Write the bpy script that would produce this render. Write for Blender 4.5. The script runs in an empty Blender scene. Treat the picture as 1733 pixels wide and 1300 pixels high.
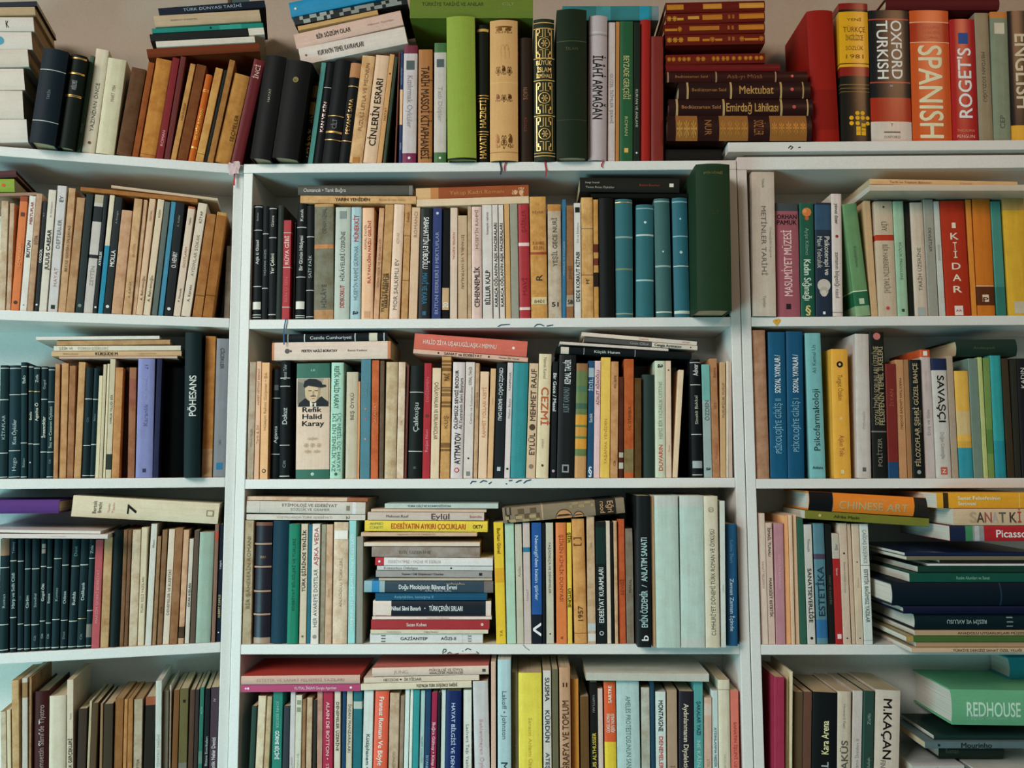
import bpy, bmesh, math, random, re
from mathutils import Matrix, Vector
random.seed(7)
sc = bpy.context.scene
COL = sc.collection

# ------------------------------------------------------------------ camera, sky, lights, exposure
IW, IH, FPX = 1733.0, 1300.0, 1451.6
PITCH, ROLL, YAW = 0.0935, -0.0034, -0.0131
CAM = Vector((0.0, -1.4, 1.4))
cp, sp, cy, sy, cr, sr = math.cos(PITCH), math.sin(PITCH), math.cos(YAW), math.sin(YAW), math.cos(ROLL), math.sin(ROLL)
FWD = Vector((sy*cp, cy*cp, sp))
_r = Vector((cy, -sy, 0)); _u = _r.cross(FWD)
RGT = cr*_r + sr*_u
UPV = -sr*_r + cr*_u
cam = bpy.data.objects.new('camera', bpy.data.cameras.new('camera'))
COL.objects.link(cam)
cam.matrix_world = Matrix(((RGT.x, UPV.x, -FWD.x, CAM.x), (RGT.y, UPV.y, -FWD.y, CAM.y), (RGT.z, UPV.z, -FWD.z, CAM.z), (0, 0, 0, 1)))
cam.data.sensor_width = 36.0
cam.data.lens = 36.0*FPX/IW
cam.data.clip_start = 0.02
sc.camera = cam

world = bpy.data.worlds.new('room_light'); sc.world = world; world.use_nodes = True
wb = world.node_tree.nodes['Background']
wb.inputs[0].default_value = (0.66, 0.92, 0.92, 1); wb.inputs[1].default_value = 0.09

def area(name, loc, target, sx, sy_, power, colour):
    l = bpy.data.lights.new(name, 'AREA'); l.shape = 'RECTANGLE'; l.size = sx; l.size_y = sy_
    l.energy = power; l.color = colour
    o = bpy.data.objects.new(name, l); COL.objects.link(o); o.location = loc
    o.rotation_euler = (Vector(target)-Vector(loc)).to_track_quat('-Z', 'Y').to_euler()
    return o
key = area('window_daylight', (-2.0, -2.5, 2.75), (-0.15, 0.0, 1.15), 1.5, 1.3, 19.5, (1.0, 0.935, 0.89))
key.data.spread = math.radians(80)
area('low_window', (-1.8, -1.8, 0.50), (-0.35, 0.0, 0.95), 0.9, 0.9, 33, (0.42, 0.90, 1.0))  # added cool fill light, not a real window; brightens the lower left shelves
area('ceiling_lamp', (1.35, -1.3, 2.75), (0.45, 0.0, 1.7), 0.4, 0.4, 5.5, (1.0, 0.52, 0.24))

vs = sc.view_settings
sc.display_settings.display_device = 'sRGB'
vs.view_transform = 'Standard'; vs.look = 'None'; vs.exposure = 0.0; vs.gamma = 1.0; vs.use_curve_mapping = False

# ------------------------------------------------------------------ materials
def lin(c): return c/12.92 if c <= 0.04045 else ((c+0.055)/1.055)**2.4
def hexlin(h):
    h = h.strip()
    if len(h) == 3: h = ''.join(ch*2 for ch in h)
    return tuple(lin(int(h[i:i+2], 16)/255) for i in (0, 2, 4))
ALB = 0.80
def albedo(h):
    c = [v/ALB for v in hexlin(h)]; m = max(c); k = .62 + .38*min(1.0, m/.10)
    return tuple(min(0.86, v*k) for v in c)

def finish_group():
    g = bpy.data.node_groups.new('cover_finish', 'ShaderNodeTree')
    I = g.interface
    I.new_socket('Color', in_out='INPUT', socket_type='NodeSocketColor')
    for n in ('Wear', 'Rough', 'Metal', 'Weave', 'Streak', 'Spec'): I.new_socket(n, in_out='INPUT', socket_type='NodeSocketFloat')
    I.new_socket('Shader', in_out='OUTPUT', socket_type='NodeSocketShader')
    N, K = g.nodes, g.links
    gi = N.new('NodeGroupInput'); go = N.new('NodeGroupOutput')
    tc = N.new('ShaderNodeTexCoord'); oi = N.new('ShaderNodeObjectInfo')
    add = N.new('ShaderNodeVectorMath'); add.operation = 'ADD'
    mul = N.new('ShaderNodeVectorMath'); mul.operation = 'SCALE'; mul.inputs['Scale'].default_value = 1.0
    loc = N.new('ShaderNodeCombineXYZ')
    sc10 = N.new('ShaderNodeMath'); sc10.operation = 'MULTIPLY'; sc10.inputs[1].default_value = 13.0
    K.new(oi.outputs['Random'], sc10.inputs[0]); K.new(sc10.outputs[0], loc.inputs[0]); K.new(sc10.outputs[0], loc.inputs[2])
    K.new(tc.outputs['Object'], mul.inputs[0]); K.new(mul.outputs[0], add.inputs[0]); K.new(loc.outputs[0], add.inputs[1])
    n1 = N.new('ShaderNodeTexNoise'); n1.inputs['Scale'].default_value = 45; n1.inputs['Detail'].default_value = 6; n1.inputs['Roughness'].default_value = 0.65
    n2 = N.new('ShaderNodeTexNoise'); n2.inputs['Scale'].default_value = 420; n2.inputs['Detail'].default_value = 2
    K.new(add.outputs[0], n1.inputs['Vector']); K.new(add.outputs[0], n2.inputs['Vector'])
    ramp = N.new('ShaderNodeMapRange'); ramp.inputs['From Min'].default_value = 0.42; ramp.inputs['From Max'].default_value = 0.75
    K.new(n1.outputs[0], ramp.inputs['Value'])
    f1 = N.new('ShaderNodeMath'); f1.operation = 'MULTIPLY'; K.new(ramp.outputs[0], f1.inputs[0]); K.new(gi.outputs['Wear'], f1.inputs[1])
    stain = N.new('ShaderNodeMix'); stain.data_type = 'RGBA'; stain.blend_type = 'MULTIPLY'
    stain.inputs[7].default_value = (0.62, 0.46, 0.30, 1)
    K.new(f1.outputs[0], stain.inputs[0]); K.new(gi.outputs['Color'], stain.inputs[6])
    n3 = N.new('ShaderNodeTexNoise'); n3.inputs['Scale'].default_value = 1.0; n3.inputs['Detail'].default_value = 4; n3.inputs['Roughness'].default_value = 0.6
    st = N.new('ShaderNodeMapping'); st.inputs['Scale'].default_value = (260, 30, 14)
    K.new(add.outputs[0], st.inputs[0]); K.new(st.outputs[0], n3.inputs['Vector'])
    hsv = N.new('ShaderNodeHueSaturation')
    val = N.new('ShaderNodeMapRange'); val.inputs['To Min'].default_value = 0.90; val.inputs['To Max'].default_value = 1.10
    val2 = N.new('ShaderNodeMapRange'); val2.inputs['From Min'].default_value = .3; val2.inputs['From Max'].default_value = .7; val2.inputs['To Min'].default_value = 0.93; val2.inputs['To Max'].default_value = 1.05
    K.new(n3.outputs[0], val2.inputs['Value'])
    vm = N.new('ShaderNodeMath'); vm.operation = 'MULTIPLY'
    K.new(n2.outputs[0], val.inputs['Value']); one = N.new('ShaderNodeMix'); one.data_type = 'FLOAT'; one.inputs[2].default_value = 1.0
    K.new(gi.outputs['Streak'], one.inputs[0]); K.new(val2.outputs[0], one.inputs[3])
    K.new(val.outputs[0], vm.inputs[0]); K.new(one.outputs[0], vm.inputs[1]); K.new(vm.outputs[0], hsv.inputs['Value']); K.new(stain.outputs[2], hsv.inputs['Color'])
    b = N.new('ShaderNodeBsdfPrincipled')
    K.new(hsv.outputs[0], b.inputs['Base Color']); K.new(gi.outputs['Rough'], b.inputs['Roughness']); K.new(gi.outputs['Metal'], b.inputs['Metallic']); K.new(gi.outputs['Spec'], b.inputs['Specular IOR Level'])
    bp = N.new('ShaderNodeBump'); bp.inputs['Distance'].default_value = 0.0004
    K.new(gi.outputs['Weave'], bp.inputs['Strength']); K.new(n2.outputs[0], bp.inputs['Height']); K.new(bp.outputs[0], b.inputs['Normal'])
    K.new(b.outputs[0], go.inputs[0])
    return g
FIN = finish_group()
_mats = {}
def mat(h, fin='p'):
    key = (h, fin)
    if key in _mats: return _mats[key]
    vals = {'p': (.28, .50, 0, .15, 1.3, .25), 'P': (.95, .75, 0, .4, 2.0, .15), 'h': (.12, .55, 0, .3, .7, .12), 'l': (.25, .34, 0, .3, .5, .3), 'g': (.2, .34, .45, .1, .4, .4),
            't': (.25, .6, 0, 0, .3, .2), 'w': (.06, .42, 0, .12, 0, .3), 'wall': (.10, .9, 0, .6, 0, .1), 's': (.15, .28, 0, .12, .6, .4)}[fin]
    m = bpy.data.materials.new('%s_%s' % ({'p': 'card', 'P': 'aged_card', 'h': 'cloth', 'l': 'leather', 'g': 'gilt', 't': 'ink', 'w': 'white_paint', 'wall': 'plaster', 's': 'laminate'}[fin], h))
    m.use_nodes = True
    T = m.node_tree; T.nodes.clear()
    gn = T.nodes.new('ShaderNodeGroup'); gn.node_tree = FIN
    out = T.nodes.new('ShaderNodeOutputMaterial'); T.links.new(gn.outputs[0], out.inputs[0])
    gn.inputs['Color'].default_value = (*albedo(h), 1)
    for n, v in zip(('Wear', 'Rough', 'Metal', 'Weave', 'Streak', 'Spec'), vals): gn.inputs[n].default_value = v
    _mats[key] = m
    return m
def page_mat(name, h):
    m = bpy.data.materials.new(name); m.use_nodes = True
    T = m.node_tree; N = T.nodes; K = T.links
    b = N['Principled BSDF']; b.inputs['Roughness'].default_value = 0.85
    tc = N.new('ShaderNodeTexCoord'); mp = N.new('ShaderNodeMapping'); mp.inputs['Scale'].default_value = (1500, 6, 6)
    nz = N.new('ShaderNodeTexNoise'); nz.inputs['Scale'].default_value = 1; nz.inputs['Detail'].default_value = 3
    K.new(tc.outputs['Object'], mp.inputs[0]); K.new(mp.outputs[0], nz.inputs['Vector'])
    cr_ = N.new('ShaderNodeValToRGB'); a = albedo(h)
    cr_.color_ramp.elements[0].position = .3; cr_.color_ramp.elements[0].color = tuple(x*.62 for x in a)+(1,)
    cr_.color_ramp.elements[1].position = .65; cr_.color_ramp.elements[1].color = (*a, 1)
    K.new(nz.outputs[0], cr_.inputs[0]); K.new(cr_.outputs[0], b.inputs['Base Color'])
    return m
PAGES = {'w': page_mat('white_pages', 'c8c4b6'), 'c': page_mat('cream_pages', 'c0ac8a'), 't': page_mat('tanned_pages', 'a08258')}

# ------------------------------------------------------------------ frames of the three shelf units
class Bay:
    def __init__(s, ox, oy, th):
        s.o = Vector((ox, oy, 0)); s.th = th
        s.U = Vector((math.cos(th), math.sin(th), 0)); s.W = Vector((-math.sin(th), math.cos(th), 0))
    def world(s, u, v, w): return s.o + s.U*u + s.W*w + Vector((0, 0, v))
    def at(s, px, py, w=0.0):
        """the point (u, v) of the plane at depth w behind the unit's front that a pixel of the photograph looks at"""
        d = FWD*FPX + RGT*(px-IW/2) - UPV*(py-IH/2)
        n = s.W; t = (n.dot(s.o - CAM) + w)/n.dot(d)
        p = CAM + d*t - s.o
        return p.dot(s.U), p.z
    def u_at(s, px, v, w=0.0):
        lo, hi = -200.0, 1600.0
        for _ in range(44):
            m = (lo+hi)/2
            if s.at(px, m, w)[1] > v: lo = m
            else: hi = m
        return s.at(px, lo, w)[0]
BAYS = {'L': Bay(-0.4863, 0.0, 0.259), 'M': Bay(0, 0, 0), 'R': Bay(0, 0, 0)}
EDGE = {'L': [1.8898, 1.6274, 1.3646, 1.1020, .837, .572, .306], 'M': [1.8902, 1.6248, 1.3615, 1.0986, .834, .569, .304], 'R': [1.8891, 1.6245, 1.3596, 1.0976, .833, .568, .303]}
SPAN = {'L': (-.60, 0.0), 'M': (-.4538, .3426), 'R': (.3756, .985)}
TH, DEP = 0.0158, 0.130

def link(name, me, parent=None):
    o = bpy.data.objects.new(name, me); COL.objects.link(o)
    if parent: o.parent = parent
    return o
def setp(o, **k):
    for a, b in k.items():
        if b: o[a] = b
def bay_mesh(bay, boxes, bevel=.0012):
    bm = bmesh.new()
    for (u0, u1, v0, v1, w0, w1) in boxes:
        r = bmesh.ops.create_cube(bm, size=1)
        for v in r['verts']:
            c = v.co
            v.co = bay.world(u0+(c.x+.5)*(u1-u0), v0+(c.z+.5)*(v1-v0), w0+(c.y+.5)*(w1-w0))
    if bevel: bmesh.ops.bevel(bm, geom=bm.edges[:], offset=bevel, segments=2, affect='EDGES', profile=.6)
    me = bpy.data.meshes.new('board'); bm.to_mesh(me); bm.free()
    return me

# ------------------------------------------------------------------ room
WHITE = mat('ccccc6', 'w'); PLASTER = mat('a89c8c', 'wall')
def room(name, bay, box, m):
    o = link(name, bay_mesh(bay, [box], 0)); o.data.materials.append(m); o['kind'] = 'structure'
    return o
room('wall_back', BAYS['M'], (-.515, 2.2, 0, 2.75, .142, .24), PLASTER)
room('wall_left', BAYS['L'], (-2.2, -.03, 0, 2.75, .142, .24), PLASTER)
fl = link('floor', bay_mesh(BAYS['M'], [(-3.2, 2.6, -.05, 0, -3.6, .5)], 0)); fl['kind'] = 'structure'
fm = bpy.data.materials.new('oak_boards'); fm.use_nodes = True
_n = fm.node_tree.nodes; _k = fm.node_tree.links
_br = _n.new('ShaderNodeTexBrick'); _br.inputs['Scale'].default_value = 1.2; _br.inputs['Color1'].default_value = (.30, .19, .11, 1); _br.inputs['Color2'].default_value = (.24, .15, .085, 1)
_br.inputs['Mortar Size'].default_value = .004; _br.inputs['Brick Width'].default_value = 1.1; _br.inputs['Row Height'].default_value = .14
_tc = _n.new('ShaderNodeTexCoord'); _k.new(_tc.outputs['Object'], _br.inputs['Vector']); _k.new(_br.outputs[0], _n['Principled BSDF'].inputs['Base Color'])
fl.data.materials.append(fm)

# ------------------------------------------------------------------ bookcases
def strokes_mesh(bay, lines, w, rad):
    bm = bmesh.new()
    for pts in lines:
        P = [Vector((bay.at(x, y, w)[0], bay.at(x, y, w)[1])) for x, y in pts]
        if len(P) == 1: P = [P[0]-Vector((rad, 0)), P[0]+Vector((rad, 0))]
        n = len(P); L, R = [], []
        for i, p in enumerate(P):
            d = (P[min(i+1, n-1)]-P[max(i-1, 0)]).normalized(); q = Vector((-d.y, d.x))*rad*(.55+.45*math.sin(math.pi*(i+.5)/n))
            L.append(bm.verts.new(bay.world(p.x+q.x, p.y+q.y, w))); R.append(bm.verts.new(bay.world(p.x-q.x, p.y-q.y, w)))
        for i in range(n-1): bm.faces.new((L[i], R[i], R[i+1], L[i+1]))
    me = bpy.data.meshes.new('strokes'); bm.to_mesh(me); bm.free(); return me
CASES = {'L': ('white bookcase turned inward, its boards running toward the corner', None), 'M': ('white bookcase in the middle with pen scribbles on its shelf edges', None),
         'R': ('white bookcase with an extra plank raised on its top', None)}
case_parts = {}
for b in 'LMR':
    bay = BAYS[b]; u0, u1 = SPAN[b]
    root = bpy.data.objects.new('bookcase', None); COL.objects.link(root)
    p = bay.world((u0+u1)/2, 0, DEP/2); root.location = p
    setp(root, label=CASES[b][0], category='bookcase', group='white bookcases along the wall')
    inv = Matrix.Translation(-p)
    def part(name, boxes, m=WHITE):
        me = bay_mesh(bay, boxes); me.transform(inv); o = link(name, me, root); me.materials.append(m); return o
    top = EDGE[b][0]; tt = TH if b != 'R' else .0222
    part('side_panel', [(u0-TH, u0, 0, top, 0, DEP)]); part('side_panel', [(u1, u1+TH, 0, top, 0, DEP)])
    part('top_board', [(u0-TH, u1+TH, top, top+tt, -.0006, DEP+.004)])
    case_parts[b] = []
    for z in EDGE[b][1:]:
        case_parts[b].append(part('shelf', [(u0+.0002, u1-.0002, z, z+TH, .0004, DEP)]))
    part('plinth', [(u0+.0002, u1-.0002, 0, .07, .01, .025)])
    part('back_panel', [(u0-TH, u1+TH, .0, top, DEP+.0002, DEP+.006)])
    if b == 'R':
        zt = bay.at(1400, 241)[1]; zb = bay.at(1400, 257.5)[1]; ul = bay.u_at(1231, zt)
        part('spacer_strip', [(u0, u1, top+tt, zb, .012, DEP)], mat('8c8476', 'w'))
        part('raised_plank', [(ul, u1+TH, zb, zt, -.004, DEP+.004)])
        RZT = zt; PLANK_U = ul
        me = strokes_mesh(bay, [[(1334, 251), (1338, 247), (1342, 249), (1338, 253)], [(1351, 250), (1355, 249)]], -.0043, .0011); me.transform(inv)
        link('pen_mark', me, root).data.materials.append(mat('14181c', 't'))
        me = strokes_mesh(bay, [[(1310, 541), (1312, 544), (1314, 548), (1317, 543), (1319, 540)]], -.0004, .0038); me.transform(inv)
        link('yellow_stain', me, root).data.materials.append(mat('c89838', 't'))
    if b == 'M':
        for lines, hx, rd in (([[(842, 553), (848, 550), (855, 549.5), (863, 549)], [(904, 553), (909, 549), (915, 549), (921, 552)], [(925, 552), (936, 550)]], '1c3c54', .0009),
                          ([[(796, 819), (799, 815), (806, 815)], [(812, 817), (818, 813.5), (824, 815)], [(827, 819), (832, 816)], [(857, 819)], [(861, 814), (867, 813)], [(873, 817), (878, 814), (883, 813)], [(886, 818), (891, 814), (899, 812)]], '1c3c54', .0010),
                          ([[(749, 1107), (749.5, 1102), (751, 1099), (754.5, 1099), (755, 1102), (751, 1105)], [(757, 1106), (761, 1104), (764, 1106)], [(770, 1107), (776, 1106)], [(783, 1102)], [(787, 1101), (791, 1097.5), (797, 1100)], [(806, 1103), (810, 1106)]], '1c3c44', .0007),
                          ([[(749, 1107.5), (765, 1106.8), (783, 1107.2), (811, 1106.6)]], 'a86c5c', .0006),
                          ([[(885, 1091), (889, 1096), (896, 1101)]], '7c8482', .0006)):
            me = strokes_mesh(bay, lines, -.0003, rd); me.transform(inv)
            link('pen_mark', me, root).data.materials.append(mat(hx, 't'))

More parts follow.
